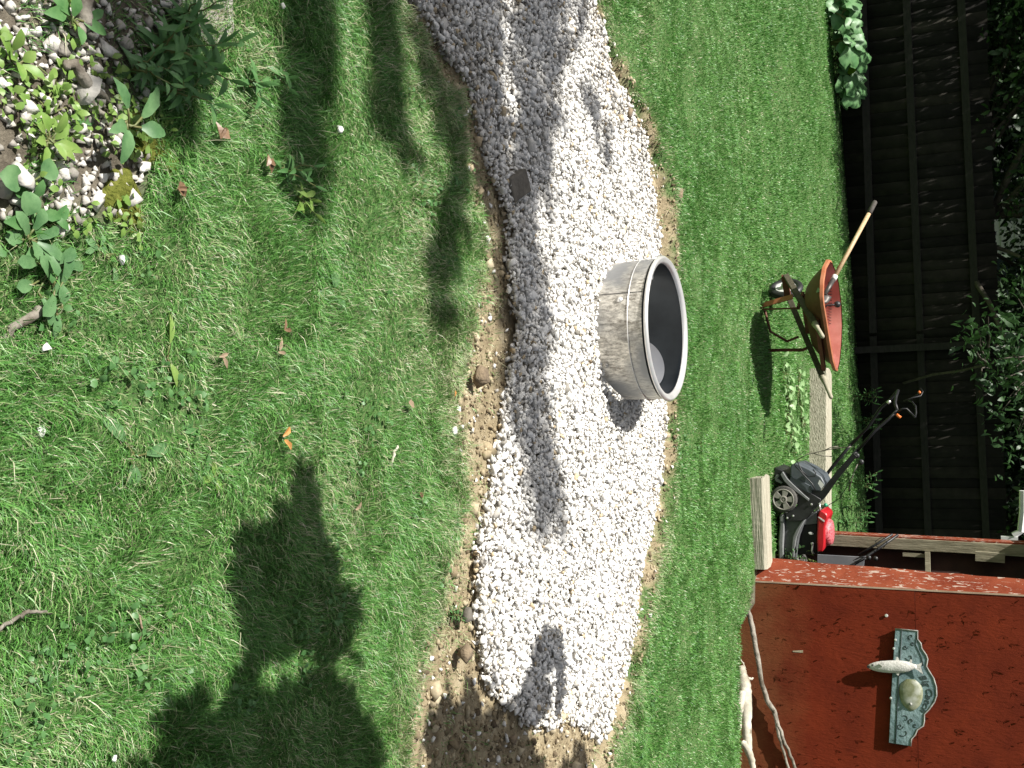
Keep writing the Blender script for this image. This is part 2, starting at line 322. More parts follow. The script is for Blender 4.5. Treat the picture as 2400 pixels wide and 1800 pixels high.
# foreground stones
P = fill(FORE, .0165, noise=.08, margin=-.01); S = rng.lognormal(math.log(.019), .42, len(P)); keep = rng.random(len(P)) < .5+.4*(vnoise(P, .12, 51) > .4); P, S = P[keep], S[keep]
P3 = fill(FORE, .11, noise=.05, margin=.03); k3 = rng.random(len(P3)) < .45; P3 = P3[k3]; S = np.concatenate([S, rng.uniform(.024,.04,len(P3))]); P = np.concatenate([P, P3])
tag(scatter('pebbles', np.column_stack([P, ground_h(P)+S*.2]), S, M_stone, rng.uniform(.0,.36,len(P))), 'mixed pale pebbles showing between weeds in the near corner', 'pebbles', kind='stuff')

# ------------------------------------------------------------------ grass
TIMB = [((.74,8.0),(1.44,8.0),.24), ((-.06,11.0),(1.2,10.6),.32)]
def grass(n, y0, y1, h0, h1, w0, w1, seed, lean=1.0, pw=1.0, dry=0.0, extra=None):
    g = np.random.default_rng(seed)
    y = y0+(y1-y0)*g.random(n)**pw; hw = .40*y+.35; x = g.uniform(-1, 1, n)*hw; P = np.column_stack([x, y])
    ds = dpoly(P, SOIL); dg = dpoly(P, GRAV); df = dpoly(P, FORE)
    nb = vnoise(P, .07, 21); nb2 = vnoise(P, .3, 23); nb3 = vnoise(P, .8, 29)
    p = np.where(ds > 0, np.exp(-ds/.10)*(nb > .35)*.9, 1.0); p = np.where(dg > .01, .0, p)
    p = np.where(df > 0, .22*(vnoise(P,.12,31) > .55), p)
    p *= np.where((nb2 < .3) & (y < 7), .6, 1)*np.where((vnoise(P, .18, 63) < .2) & (y < 5), .45, 1)
    fy = 14.07+(x+4.4)*.2236; p = np.where(y > fy-.25, .35, p)                      # thin in the shade of the fence
    sh = (x > 1.45) & (y > 8.0-(x-1.57)*.268-.10) & (y < 9.6); p = np.where(sh, 0, p)
    sh2 = (x > 1.66) & (y > 7.98-(x-1.57)*.268-np.clip((x-1.62)*1.4, 0, .40)+(vnoise(P, .08, 33)-.5)*.14); p = np.where(sh2, p*.22, p)
    for a, b_, dep in TIMB:
        t = (x-a[0])/(b_[0]-a[0]); yy = a[1]+(b_[1]-a[1])*t; p = np.where((t > 0) & (t < 1) & (y > yy-.01) & (y < yy+dep), 0, p)
    p = np.where((np.hypot(x-RING[0], y-RING[1]) < .38), 0, p)
    k = g.random(n) < p; P = P[k]; x, y = P.T; n = len(P); nb, nb2, nb3, ds = nb[k], nb2[k], nb3[k], ds[k]
    h = g.uniform(h0, h1, n)*(.65+.7*nb2)*(.8+.4*nb); w = g.uniform(w0, w1, n)
    ang = 2*math.pi*vnoise(P, .16, 41)*1.6+g.normal(0, 1.1, n); ln = np.clip(g.normal(.8, .35, n)*lean, .05, 2.2)
    d = np.column_stack([np.cos(ang), np.sin(ang)]); s = np.column_stack([-d[:,1], d[:,0]]); tw = g.uniform(-1.2,1.2,n); s2 = s*np.cos(tw)[:,None]+d*np.sin(tw)[:,None]
    z = ground_h(P)-.004
    hh = h/np.sqrt(1+ln**2); mid = P+d*(ln*hh*.35)[:,None]; tip = P+d*(ln*hh*1.05)[:,None]
    V = np.empty((n,5,3)); V[:,0,:2] = P-s2*w[:,None]/2; V[:,1,:2] = P+s2*w[:,None]/2; V[:,0,2] = V[:,1,2] = z
    V[:,2,:2] = mid-s2*w[:,None]*.42; V[:,3,:2] = mid+s2*w[:,None]*.42; V[:,2,2] = z+hh*.62; V[:,3,2] = z+hh*.62+w*.25
    V[:,4,:2] = tip; V[:,4,2] = z+hh*g.uniform(.75, 1.05, n)
    r = np.clip(.12+.6*g.random(n)*(.55+.65*nb3)+.12*(nb-.5), 0, .8)
    dr = g.random(n) < (.05+dry+.13*(nb2 < .33)+.42*np.clip((ds+.24)/.22, 0, 1)+.22*np.clip((vnoise(P, .45, 81)-.55)*4, 0, 1)*(y < 6)); r = np.where(dr, g.uniform(.82, 1, n), r)
    return V, r
parts = [grass(34000, 1.25, 5.2, .045, .085, .0014, .0026, 9, lean=2.1, dry=.16), grass(300000, 1.25, 3.4, .018, .048, .0012, .0028, 1, lean=1.35, dry=.10),
         grass(210000, 3.0, 5.2, .016, .036, .0018, .0034, 2, lean=1.2, dry=.06),
         grass(190000, 5.0, 8.2, .016, .034, .0028, .0045, 3, lean=.8, dry=.0),
         grass(170000, 8.0, 15.5, .02, .04, .0045, .008, 4, lean=.6, dry=-.03)]
V = np.concatenate([p[0] for p in parts]); r = np.concatenate([p[1] for p in parts]); n = len(V); o = (np.arange(n)*5)[:,None]
Q = o+np.array([[0,1,3,2]]); T = o+np.array([[2,3,4]])
tag(npmesh('grass', V.reshape(-1,3), [Q, T], M_grass, attrs={'rnd': np.repeat(r, 5)}), 'green lawn grass with dry straw blades', 'grass', kind='stuff')

# ------------------------------------------------------------------ steel fire ring
m, nt, b = nmat('mottled_galvanised_steel'); N = nt.nodes; L = nt.links
tc = N.new('ShaderNodeTexCoord'); mp = N.new('ShaderNodeMapping'); mp.inputs['Scale'].default_value = (1.5, 1.5, .6); L.new(tc.outputs['Object'], mp.inputs[0])
n1 = N.new('ShaderNodeTexNoise'); n1.inputs['Scale'].default_value = 48; n1.inputs['Detail'].default_value = 10; n1.inputs['Roughness'].default_value = .72; L.new(mp.outputs[0], n1.inputs['Vector'])
n0 = N.new('ShaderNodeTexNoise'); n0.inputs['Scale'].default_value = 3.5; n0.inputs['Detail'].default_value = 4; L.new(tc.outputs['Object'], n0.inputs['Vector'])
r1 = N.new('ShaderNodeValToRGB'); L.new(n1.outputs[0], r1.inputs[0]); e = r1.color_ramp.elements; e[0].position = .38; e[0].color = (.26,.235,.195,1); e[1].position = .60; e[1].color = (.86,.82,.74,1)
r0 = N.new('ShaderNodeValToRGB'); L.new(n0.outputs[0], r0.inputs[0]); e = r0.color_ramp.elements; e[0].position = .42; e[0].color = (0,0,0,1); e[1].position = .62; e[1].color = (1,1,1,1)
mxx = N.new('ShaderNodeMix'); mxx.data_type = 'RGBA'; L.new(r0.outputs[0], mxx.inputs[0]); L.new(r1.outputs[0], mxx.inputs[6]); mxx.inputs[7].default_value = (.27,.275,.28,1)
L.new(mxx.outputs[2], b.inputs['Base Color']); b.inputs['Metallic'].default_value = .3
rr = N.new('ShaderNodeMapRange'); L.new(n1.outputs[0], rr.inputs[0]); rr.inputs[1].default_value = .3; rr.inputs[2].default_value = .7; rr.inputs[3].default_value = .6; rr.inputs[4].default_value = .42; L.new(rr.outputs[0], b.inputs['Roughness'])
bp = N.new('ShaderNodeBump'); bp.inputs['Strength'].default_value = .25; bp.inputs['Distance'].default_value = .004; L.new(n1.outputs[0], bp.inputs['Height']); L.new(bp.outputs[0], b.inputs['Normal'])
M_galv = m
M_rim = mat('bright_stainless_rim', (.80,.79,.77), (.93,.92,.90), scale=9, rough=.3, metal=.6, bump=.15, bscale=6)
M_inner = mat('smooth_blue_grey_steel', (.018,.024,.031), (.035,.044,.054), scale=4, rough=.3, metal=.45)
zb, zt = -.045, .222
ring = thing('fire_ring', 'round mottled steel fire ring with shiny rolled rim on white gravel', 'fire ring', (RING[0], RING[1], zb))
cx, cy = RING
def lift(a, r, z):      # lower edge bent upwards on its right side
    k = math.exp(-((a-R(-18))/.5)**2) if a < math.pi else math.exp(-((a-2*math.pi-R(-18))/.5)**2)
    return .055*k if z < zb+.02 else 0
def dent(a): return 1+.006*math.sin(3*a+1)+.004*math.sin(7*a)
mb = MB()
prof = [(RR_-.004, zb), (RR_-.004, zb+.06), (RR_-.002, zt-.09), (RR_-.001, zt-.088), (RR_, zt-.02)]
mb.lathe(prof, (cx, cy, 0), n=96, zoff=lift); w = mb.obj('outer_wall', M_galv, ring, smooth=True)
mb = MB(); mb.lathe([(RR_-.002, zt-.012), (RR_+.005, zt-.010), (RR_+.012, zt-.004), (RR_+.0125, zt+.0), (RR_+.003, zt+.0105), (RR_-.001, zt+.0115), (RR_-.006, zt+.009), (RR_-.016, zt+.007), (RR_-.021, zt+.004), (RR_-.026, zt-.003), (RR_-.027, zt-.010)], (cx, cy, 0), n=96)
mb.obj('rim', M_rim, ring, smooth=True)
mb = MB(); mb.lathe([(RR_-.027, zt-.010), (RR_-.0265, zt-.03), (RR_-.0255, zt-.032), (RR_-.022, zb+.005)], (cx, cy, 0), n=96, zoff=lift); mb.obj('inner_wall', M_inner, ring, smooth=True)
mb = MB()      # lighter patch painting the reflection of sunlit gravel low on the inside wall
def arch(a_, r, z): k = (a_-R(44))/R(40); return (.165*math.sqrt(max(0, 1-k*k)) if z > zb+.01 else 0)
mb.lathe([(RR_-.0245, zb+.008), (RR_-.0285, zb+.0105)], (cx, cy, 0), n=40, a0=R(4.5), a1=R(83.5), zoff=arch); mb.obj('painted_reflection', mat('reflection_grey', (.24,.25,.28), (.32,.33,.36), scale=3, rough=.45, metal=.3), ring, smooth=True)
# overlap seam and strap: photo azimuth of the seam
sa = math.atan2(*(reversed((G(1440, 693, .06)-np.array([cx, cy, 0]))[:2].tolist())))
sa = math.atan2(-.885, -.47)
mb = MB(); mb.lathe([(RR_-.003, zb+.0), (RR_-.0026, zb+.002), (RR_+.0012, zt-.022)], (cx, cy, 0), n=14, a0=sa, a1=sa+.42, zoff=lift)
mb.obj('seam_strap', M_galv, ring, smooth=True)
mb = MB(); mb.lathe([(RR_+.0005, zb+.004), (RR_+.0015, zt-.024)], (cx, cy, 0), n=2, a0=sa-.012, a1=sa+.0); mb.obj('seam_gap', M_blackpl, ring)
mb = MB(); mb.lathe([(RR_+.0005, zt-.093), (RR_+.004, zt-.0915), (RR_+.0045, zt-.09), (RR_+.0005, zt-.0885)], (cx, cy, 0), n=96); mb.obj('bead', M_rim, ring, smooth=True)
for da, zz in ((.09, .09), (1.0, -.0), (2.2, .1)):
    a = sa+da; ax = Vector((math.cos(a), math.sin(a), 0)); c = Vector((cx, cy, zz))+ax*(RR_+.003)
    mb = MB(); mb.lathe([(.015, 0), (.014, .002), (.008, .0025), (.0075, .006), (.004, .008), (0, .0082)], c, n=18, axis=ax); mb.obj('rivet', M_rim if da < .5 else M_galv, ring, smooth=True)
a = math.atan2(.35, -.94); c = Vector((cx, cy, .13))+Vector((math.cos(a), math.sin(a), 0))*(RR_-.036)
mb = MB(); mb.tube([c, c+Vector((.035, -.03, .0))], .006, 8); mb.obj('inner_bolt', M_rim, ring, smooth=True)

# ------------------------------------------------------------------ timbers in the lawn
def timber(p0, p1, dep, h, label):
    a = Vector((*p0, 0)); b_ = Vector((*p1, 0)); d = (b_-a).normalized(); nrm = Vector((-d.y, d.x, 0)); Ln = (b_-a).length; mb = MB(); k = 28; random.seed(int(Ln*100))
    vs = []
    for i in range(k+1):
        t = i/k; e_ = .0
        for (u_, z) in ((0, -.06), (.0, h-.02), (.02, h), (.5*dep, h-.004), (dep-.02, h), (dep, h-.02), (dep, -.06)):
            q = a+d*(Ln*t)+nrm*u_+Vector((0,0,z)); j = .0009
            q += Vector((random.uniform(-j, j), random.uniform(-j, j), random.uniform(-j, j) if z > 0 else 0))
            if i == 0: q += d*(.05*abs(u_/dep-.5))
            vs.append(q)
    fs = [(i*7+j, (i+1)*7+j, (i+1)*7+j+1, i*7+j+1) for i in range(k) for j in range(6)]+[tuple(range(6,-1,-1)), tuple(k*7+j for j in range(7))]
    mb.add(vs, fs); o = mb.obj('landscape_timber', M_timber); return tag(o, label, 'timber', 'weathered landscape timbers in the lawn')
timber((.76, 8.02), (1.47, 8.0), .24, .095, 'weathered timber lying in front of the lawn mower')
timber((-.06, 11.03), (1.3, 10.62), .28, .18, 'long weathered timber behind the wheelbarrow, near the fence')

# ------------------------------------------------------------------ wheelbarrow
M_or = mat('faded_orange_red_paint', (.30,.045,.02), (.42,.10,.05), scale=7, rough=.42, bump=.1, bscale=30, third=(.50,.20,.14), tscale=9)
M_orb = mat('orange_paint_edge', (.40,.13,.06), (.48,.19,.10), scale=14, rough=.45)
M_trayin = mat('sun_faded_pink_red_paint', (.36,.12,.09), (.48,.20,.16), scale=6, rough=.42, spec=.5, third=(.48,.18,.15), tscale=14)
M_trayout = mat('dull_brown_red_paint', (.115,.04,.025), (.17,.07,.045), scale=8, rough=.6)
M_legs = mat('rusty_red_steel', (.10,.03,.018), (.18,.06,.035), scale=20, rough=.65)
wb = thing('wheelbarrow', 'orange-red steel wheelbarrow with wooden handles, parked by the dark fence', 'wheelbarrow', (-.4, 8.7, 0))
ZR = .585
rimpx = [(1944,613,.60),(1935,630,.59),(1930,660,.585),(1929,695,.58),(1931,716,.58),(1937,750,.58),(1945,800,.58),(1952,842,.58),(1958,862,.58),(1963,866,.58),(1967,850,.59),(1971,810,.60),(1973,765,.60),(1971,715,.60),(1965,665,.60),(1956,632,.60),(1949,616,.60)]
rim = [Vector(G(*p)) for p in rimpx]; ce = sum(rim, Vector())/len(rim); nr = len(rim)
def lerp(a, b_, t): return a+(b_-a)*t
axd = Vector((-.56, .83, 0)).normalized()
bot = [lerp(ce, p, .58) for p in rim]; bot = [Vector((p.x, p.y, .395)) + Vector((-.01, .16, 0)) for p in bot]
def band(mb, A, B, seg=4, bulge=0):
    rows = [[lerp(a, b_, t/seg) - (Vector((0,0,1))*bulge*math.sin(math.pi*t/seg)) for a, b_ in zip(A, B)] for t in range(seg+1)]
    n_ = len(A); mb.add([p for r_ in rows for p in r_], [(i*n_+j, i*n_+(j+1)%n_, (i+1)*n_+(j+1)%n_, (i+1)*n_+j) for i in range(seg) for j in range(n_)])
def inset(A, c, d, dz=0): return [p+(Vector((c.x-p.x, c.y-p.y, 0)).normalized()*d)+Vector((0,0,dz)) for p in A]
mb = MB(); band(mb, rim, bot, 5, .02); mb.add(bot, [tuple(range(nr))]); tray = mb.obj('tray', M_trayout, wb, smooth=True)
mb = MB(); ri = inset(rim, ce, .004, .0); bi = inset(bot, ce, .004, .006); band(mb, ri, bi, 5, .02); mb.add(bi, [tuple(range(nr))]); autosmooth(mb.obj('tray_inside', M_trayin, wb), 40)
mb = MB(); o1 = inset(rim, ce, -.016, .0); o2 = inset(rim, ce, -.018, -.022); top = inset(rim, ce, .002, .006); band(mb, top, o1, 1); band(mb, o1, o2, 1); band(mb, o2, inset(rim, ce, -.004, -.024), 1); mb.obj('tray_rim', M_orb, wb, smooth=True)
# embossed tick marks on the sunlit far inside wall
def onwall(px, py):
    d = Vector(ray(px, py)); best = None
    for i in range(nr):
        j = (i+1) % nr; a, b_, c = ri[i], ri[j], bi[i]; n_ = (b_-a).cross(c-a)
        if abs(n_.dot(d)) < 1e-9: continue
        t = (a-Vector(CAM)).dot(n_)/n_.dot(d); p = Vector(CAM)+d*t
        ab = (b_-a); s = (p-a).dot(ab)/ab.length_squared
        if -.02 <= s <= 1.02 and p.z < a.z+.01 and p.z > .38 and (best is None or t > best[0]): best = (t, p)
    return best[1] if best else None
mb = MB()
for k in range(15):
    y = 663+k*6.8; a = onwall(1940+k*.15, y); c = onwall(1950-abs(k-6)*.3, y+.6)
    if a and c: dd = (Vector(CAM)-a).normalized()*.004; mb = MB(); mb.tube([a+dd, c+dd], .0028, 5); mb.obj('tick_mark', M_blacksteel, wb)
hn0, hn1 = Vector(G(1842, 646, .21)), Vector(G(1929, 791, .565)); hf0, hf1 = Vector(G(1850, 700, .20)), Vector(G(1949, 934, .555))
for a, c in ((hn0, hn1), (hf0, hf1)):
    mb = MB(); mid = lerp(a, c, .80); mid2 = lerp(a, c, .86); mb.beam(a, mid, .034, .045); h_ = mb.obj('handle', M_oldwood_shaded, wb, bevel=.004)
    mb = MB(); d_ = (c-a).normalized(); mb.tube([mid-d_*.012, mid+d_*.01, mid2, c-d_*.01, c], [.026, .024, .0165, .016, .010], 10); mb.obj('grip', mat('grip_wood', (.27,.25,.18), (.42,.39,.29), scale=20, rough=.85) if 'grip_wood' not in bpy.data.materials else bpy.data.materials['grip_wood'], h_, smooth=True)
# axle bracket, wheel
wc = Vector((-.70, 8.98, .145)); ax = Vector((.83, .56, 0)).normalized()
mb = MB(); pr = []; 
for k in range(13): a = 2*math.pi*k/12; pr.append((.112+.032*math.cos(a), .03*math.sin(a)))
mb.lathe(pr, wc, n=40, axis=ax); tyre = mb.obj('wheel', M_blackpl, wb, smooth=True)
mb = MB(); mb.lathe([(.002,-.045), (.03,-.045), (.034,-.02), (.06,-.012), (.080,-.024), (.084,-.02), (.084,.02), (.080,.024), (.06,.012), (.034,.02), (.03,.045), (.002,.045)], wc, n=32, axis=ax); mb.obj('wheel_rim', M_white, tyre, smooth=True)
mb = MB(); mb.beam(hn0+Vector((0,0,-.01)), hf0+Vector((0,0,-.01)), .03, .05); mb.tube([wc-ax*.1, wc+ax*.1], .011, 8)
mb.beam(lerp(hn0,hf0,.1)+Vector((0,0,-.03)), wc-ax*.07, .006, .035); mb.beam(lerp(hn0,hf0,.9)+Vector((0,0,-.03)), wc+ax*.07, .006, .035); mb.obj('axle_bracket', M_legs, wb)
f1, f2 = Vector((-.53, 8.62, .0)), Vector((-.19, 8.80, .0))
u1 = Vector(PY(1871, 722, 8.50)); 
mb = MB(); mb.beam(f1+Vector((.01,-.01,0)), u1, .045, .012, up=(1,0,0)); mb.beam(u1, u1+axd*.1+Vector((0,0,-.0)), .03, .02); mb.obj('leg', M_legs, wb)
mb = MB(); s0 = Vector(PY(1858, 695, 8.56)); mb.beam(f1+Vector((-.02,0,.0)), s0, .045, .008, up=(.5,.8,0)); mb.obj('leg_brace', M_orb, wb)
t2 = Vector(PY(1897, 820, 8.72)); mb = MB(); mb.tube([f2+Vector((0,0,.0)), f2+Vector((0,0,.12)), lerp(f2, t2, .85), t2+Vector((-.03,.0,.02))], .013, 8); mb.obj('leg', M_legs, wb, smooth=True)
t3 = Vector(PY(1870, 790, 8.65)); t4 = Vector(PY(1845, 800, 8.75)); mb = MB(); mb.tube([f1+Vector((.02,.03,.03)), lerp(f1, f2, .55)+Vector((0,.03,.05)), t4, t3], .011, 8); mb.obj('cross_brace', M_legs, wb, smooth=True)
# under-tray frame plate and front guard
mb = MB(); c1 = lerp(hn0, hn1, .35)+Vector((0,0,.035)); c2 = lerp(hf0, hf1, .35)+Vector((0,0,.035)); c3 = lerp(hf0, hf1, .72)+Vector((0,0,.035)); c4 = lerp(hn0, hn1, .72)+Vector((0,0,.035))
mb.beam(c1, c2, .05, .03); mb.beam(c4, c3, .05, .03); mb.beam(c1, Vector((c1.x-.03, c1.y-.0, .37)), .05, .02); mb.obj('riser', M_legs, wb)
# sticker on near wall
def on_out(px, py, off=.004):
    d = Vector(ray(px, py)); best = None
    for i in range(nr):
        j = (i+1) % nr; a, b_, c = rim[i], rim[j], bot[i]; n_ = (b_-a).cross(c-a)
        if abs(n_.dot(d)) < 1e-9: continue
        t = (a-Vector(CAM)).dot(n_)/n_.dot(d); p = Vector(CAM)+d*t; s = (p-a).dot(b_-a)/(b_-a).length_squared
        if -.05 <= s <= 1.05 and p.z < a.z and p.z > .38 and (best is None or t < best[0]): best = (t, p)
    return best[1]-d.normalized()*(.022+off) if best else None
qd = [on_out(*p) for p in ((1913,686),(1922,683),(1924,651),(1916,655))]
if all(qd):
    M_stick_l = mat('worn_label', (.20,.26,.20), (.38,.44,.36), scale=60, rough=.6)
    mb = MB(); mb.add(qd+[q_-Vector((0,-.002,0)) for q_ in qd], [(0,1,2,3),(7,6,5,4),(0,4,5,1),(1,5,6,2),(2,6,7,3),(3,7,4,0)]); mb.obj('label_sticker', M_stick_l, wb)

# shovel leaning in the tray
sh = thing('shovel', 'long wooden-handled shovel leaning out of the wheelbarrow tray', 'shovel', ce)
s_top = Vector(PY(2052, 471, 8.75)); s_g = Vector(PY(2037, 500, 8.72)); s_fe = Vector(PY(1956, 650, 8.34)); s_soc = Vector(PY(1933, 691, 8.2)); 
mb = MB(); mb.tube([s_fe, lerp(s_fe, s_g, .5), s_g], [.017,.0165,.016], 12); mb.obj('shaft', M_woodh, sh, smooth=True)
mb = MB(); mb.tube([s_g, lerp(s_g, s_top, .1), lerp(s_g, s_top, .92), s_top], [.0175,.020,.019,.012], 12); mb.obj('grip', mat('dark_grip', (.05,.04,.035), (.10,.09,.08), scale=40, rough=.8), sh, smooth=True)
mb = MB(); mb.tube([s_fe+(s_fe-s_g).normalized()*-.015, s_fe+(s_fe-s_g).normalized()*.03], .0205, 12); mb.obj('ferrule', M_white, sh, smooth=True)
d_ = (s_soc-s_fe).normalized(); mb = MB(); mb.tube([s_fe+d_*.028, s_soc], [.019,.016], 10)
M_blade = mat('worn_grey_steel', (.07,.065,.06), (.14,.13,.12), scale=20, rough=.5, metal=.6)
mb.obj('socket', M_blade, sh, smooth=True)
xw = d_.cross(Vector((0,1,0))).normalized(); zz_ = xw.cross(d_)
mb = MB(); bl = []
for i in range(7):
    t = i/6; w_ = .05*(1 if t < .5 else math.sqrt(max(0.02, 1-((t-.5)/.5)**2)))
    for s_ in (-1, -.5, 0, .5, 1): bl.append(s_soc+d_*(.10*t-.01)+xw*(w_*s_)+zz_*(.012*s_*s_))
mb.add(bl, [(i*5+j, i*5+j+1, i*5+j+6, i*5+j+5) for i in range(6) for j in range(4)]); o = mb.obj('blade', M_blade, sh, smooth=True); sm = o.modifiers.new('t', 'SOLIDIFY'); sm.thickness = .003
# ball-knobbed hand tool clipped over the rim
tl = thing('hand_tool', 'small black ball-knobbed hand tool hooked on the wheelbarrow rim', 'hand tool', Vector(PY(1935, 716, 8.2)))
k0 = Vector(PY(1931, 722, 8.12)); k1 = Vector(PY(1939, 715, 8.13)); k2 = Vector(PY(1952, 714.5, 8.15)); k3 = Vector(PY(1962, 713.5, 8.17))
mb = MB(); mb.tube([k0, k1, k2, k3], [.007,.006,.006,.010], 8); mb.obj('rod', M_blacksteel, tl, smooth=True)
mb = MB(); mb.lathe([(.001,-.024), (.010,-.021), (.021,-.014), (.025,0), (.022,.014), (.013,.023), (.001,.026)], k3, n=18, axis=(k3-k2)); mb.obj('knob', M_blackpl, tl, smooth=True)

# ------------------------------------------------------------------ lawn mower
M_deck = mat('grey_deck_plastic', (.085,.09,.092), (.13,.135,.138), scale=18, rough=.5, bump=.15, bscale=160)
M_deckL = mat('light_grey_deck_edge', (.16,.165,.165), (.23,.235,.235), scale=18, rough=.55)
M_hood = mat('blue_grey_plastic', (.065,.078,.09), (.10,.115,.13), scale=12, rough=.45)
M_red = mat('red_engine_plastic', (.42,.012,.018), (.52,.02,.028), scale=6, rough=.3, spec=.6)
M_redm = mat('mottled_red_guard', (.32,.03,.04), (.62,.17,.19), scale=60, rough=.5, lo=.42, hi=.52)
mw = thing('lawn_mower', 'black and grey push lawn mower with red engine cover beside the red shed', 'lawn mower', (1.2, 9.0, 0))
YN = 8.80
def pl(pts, Y): return [Vector(PY(x, y, Y)) for x, y in pts]
def slab(name, pts, Y, th, m_, parent=mw, bevel=.008, sx=0.04, smooth=False):
    A = pl(pts, Y); c_ = sum(A, Vector())/len(A); B_ = [p+Vector((.12*th*0, th, 0))+(c_-p)*sx for p in A]; k = len(A); mb = MB()
    mb.add(A+B_, [tuple(range(k)), tuple(range(2*k-1, k-1, -1))]+[(i, k+i, k+(i+1)%k, (i+1)%k) for i in range(k)])
    o = mb.obj(name, m_, parent, bevel=bevel); return autosmooth(o, 40)
# wheels
def wheel(c, r, w_):
    axx = Vector((0,-1,0)); mb = MB()
    mb.lathe([(r*.74,-w_*.5), (r*.86,-w_*.55), (r*.97,-w_*.4), (r,-w_*.2), (r,w_*.3), (r*.95,w_*.5), (r*.75,w_*.5)], c, n=48, axis=axx); ty = mb.obj('wheel', M_rubber, mw, smooth=True)
    M_hub = bpy.data.materials.get('tan_grey_hub') or mat('tan_grey_hub', (.24,.225,.195), (.36,.34,.30), scale=25, rough=.6)
    mb = MB(); mb.lathe([(r*.80,w_*.52), (r*.78,w_*.58), (r*.72,w_*.58), (r*.69,w_*.40)], c, n=48, axis=axx); mb.lathe([(r*.3,w_*.40), (r*.28,w_*.62), (r*.17,w_*.66), (r*.14,w_*.4)], c, n=24, axis=axx); mb.lathe([(r*.14,w_*.45), (r*.1,w_*.6), (.001,w_*.62)], c, n=12, axis=axx)
    for k in range(5):      # five broad spoke panels
        a = 2*math.pi*k/5+.35; pts = []
        for t in range(7): q = a-.36+.72*t/6; pts.append((math.cos(q)*r*.71, math.sin(q)*r*.71))
        pts += [(math.cos(a+.55)*r*.26, math.sin(a+.55)*r*.26), (math.cos(a-.55)*r*.26, math.sin(a-.55)*r*.26)]
        mb.prism(pts, Vector(c)+Vector((0,-w_*.36,0)), Vector((1,0,0)), Vector((0,0,1)), .008)
    mb.obj('hub', M_hub, ty, bevel=.002)
    mb = MB(); mb.lathe([(r*.72,w_*.2), (.001,w_*.2)], c, n=24, axis=axx); mb.obj('hub_back', M_blackpl, ty)
wheel(Vector(PY(1837, 1170, 8.74)), .108, .045); wheel(Vector(PY(1837, 1170, 8.74))+Vector((0,.56,0)), .108, .045)
wheel(Vector((1.62, 9.30, .09)), .09, .04); 
# deck: lower lip, upper shell, black side plate
slab('deck_skirt', [(1826,1208),(1839,1206),(1838,1240),(1836,1285),(1837,1312),(1825,1310),(1824,1270),(1827,1230)], YN-.03, .48, M_deckL, bevel=.01)
slab('deck', [(1838,1206),(1850,1206),(1890,1214),(1882,1235),(1874,1256),(1869,1285),(1867,1312),(1836,1312),(1837,1270)], YN, .44, M_deck, bevel=.012)
slab('deck_rib', [(1889,1215),(1884,1214),(1866,1240),(1858,1258),(1855,1285),(1856,1308),(1861,1308),(1863,1285),(1867,1260),(1875,1240)], YN-.02, .02, M_deckL, bevel=.006)
slab('side_plate', [(1848,1138),(1868,1140),(1885,1150),(1905,1158),(1925,1170),(1922,1182),(1905,1200),(1890,1217),(1875,1222),(1842,1222),(1840,1205),(1868,1185),(1872,1165),(1862,1148)], YN-.035, .03, M_blackpl, bevel=.006)
slab('wheel_arch', [(1829,1112),(1834,1105),(1845,1122),(1858,1135),(1872,1148),(1885,1160),(1897,1170),(1895,1175),(1876,1160),(1862,1150),(1850,1140),(1838,1128)], YN-.05, .05, M_deckL, bevel=.003)
slab('rear_box', [(1815,1095),(1830,1100),(1850,1112),(1872,1135),(1905,1160),(1895,1170),(1850,1150),(1830,1140),(1812,1120)], YN+.06, .38, M_blackpl, bevel=.01)
hood = slab('rear_flap', [(1852,1092),(1857,1087),(1868,1086),(1898,1100),(1925,1118),(1934,1135),(1921,1152),(1905,1150),(1880,1138),(1852,1118)], YN-.02, .40, M_hood, bevel=.01, sx=.06)
slab('rear_flap_side', [(1852,1117),(1880,1128),(1903,1140),(1902,1160),(1885,1155),(1866,1142),(1851,1132)], YN-.03, .02, M_hood, bevel=.004)
slab('warning_sticker', [(1921,1124),(1932,1136),(1925,1146),(1917,1133)], YN-.045, .004, M_white, bevel=0)
slab('mud_flap', [(1819,1113),(1826,1112),(1825,1118),(1821,1121),(1834,1131),(1831,1134),(1818,1128),(1815,1120)], YN-.03, .02, M_deckL, bevel=.002)
# engine
slab('engine_block', [(1874,1232),(1915,1226),(1916,1300),(1870,1300),(1868,1280),(1872,1255)], YN+.05, .26, M_blacksteel, bevel=.008)
slab('engine_tray', [(1888,1218),(1900,1205),(1914,1198),(1916,1228),(1886,1231),(1884,1226)], YN+.02, .3, M_deck, bevel=.006)
slab('engine_cover', [(1916,1212),(1918,1200),(1924,1195),(1937,1203),(1941,1212),(1937,1222),(1933,1240),(1933,1270),(1932,1284),(1928,1294),(1915,1294),(1914,1260)], YN, .32, M_red, bevel=.012)
slab('cover_stripe', [(1917,1212),(1919,1211),(1933,1220),(1932,1224)], YN-.0035, .003, M_white, bevel=0)
bc = Vector(PY(1934, 1246, YN+.16)); mb = MB(); mb.lathe([(.115,-.012), (.113,.03), (.095,.058), (.05,.066), (.001,.066)], bc, n=32, axis=(.02,-.05,1)); mb.obj('recoil_guard', M_redm, mw, smooth=True)
slab('spark_cover', [(1894,1248),(1901,1247),(1907,1252),(1903,1254),(1896,1252)], YN+.01, .03, M_white, bevel=.003)
mb = MB(); mb.tube(pl([(1905,1275),(1903,1290),(1906,1298)], YN+.03), .009, 8); mb.lathe([(.012,-.01),(.012,.01),(.001,.01)], PY(1904,1274,YN+.02), n=12, axis=(0,-1,0)); mb.obj('exhaust', M_rim, mw, smooth=True)
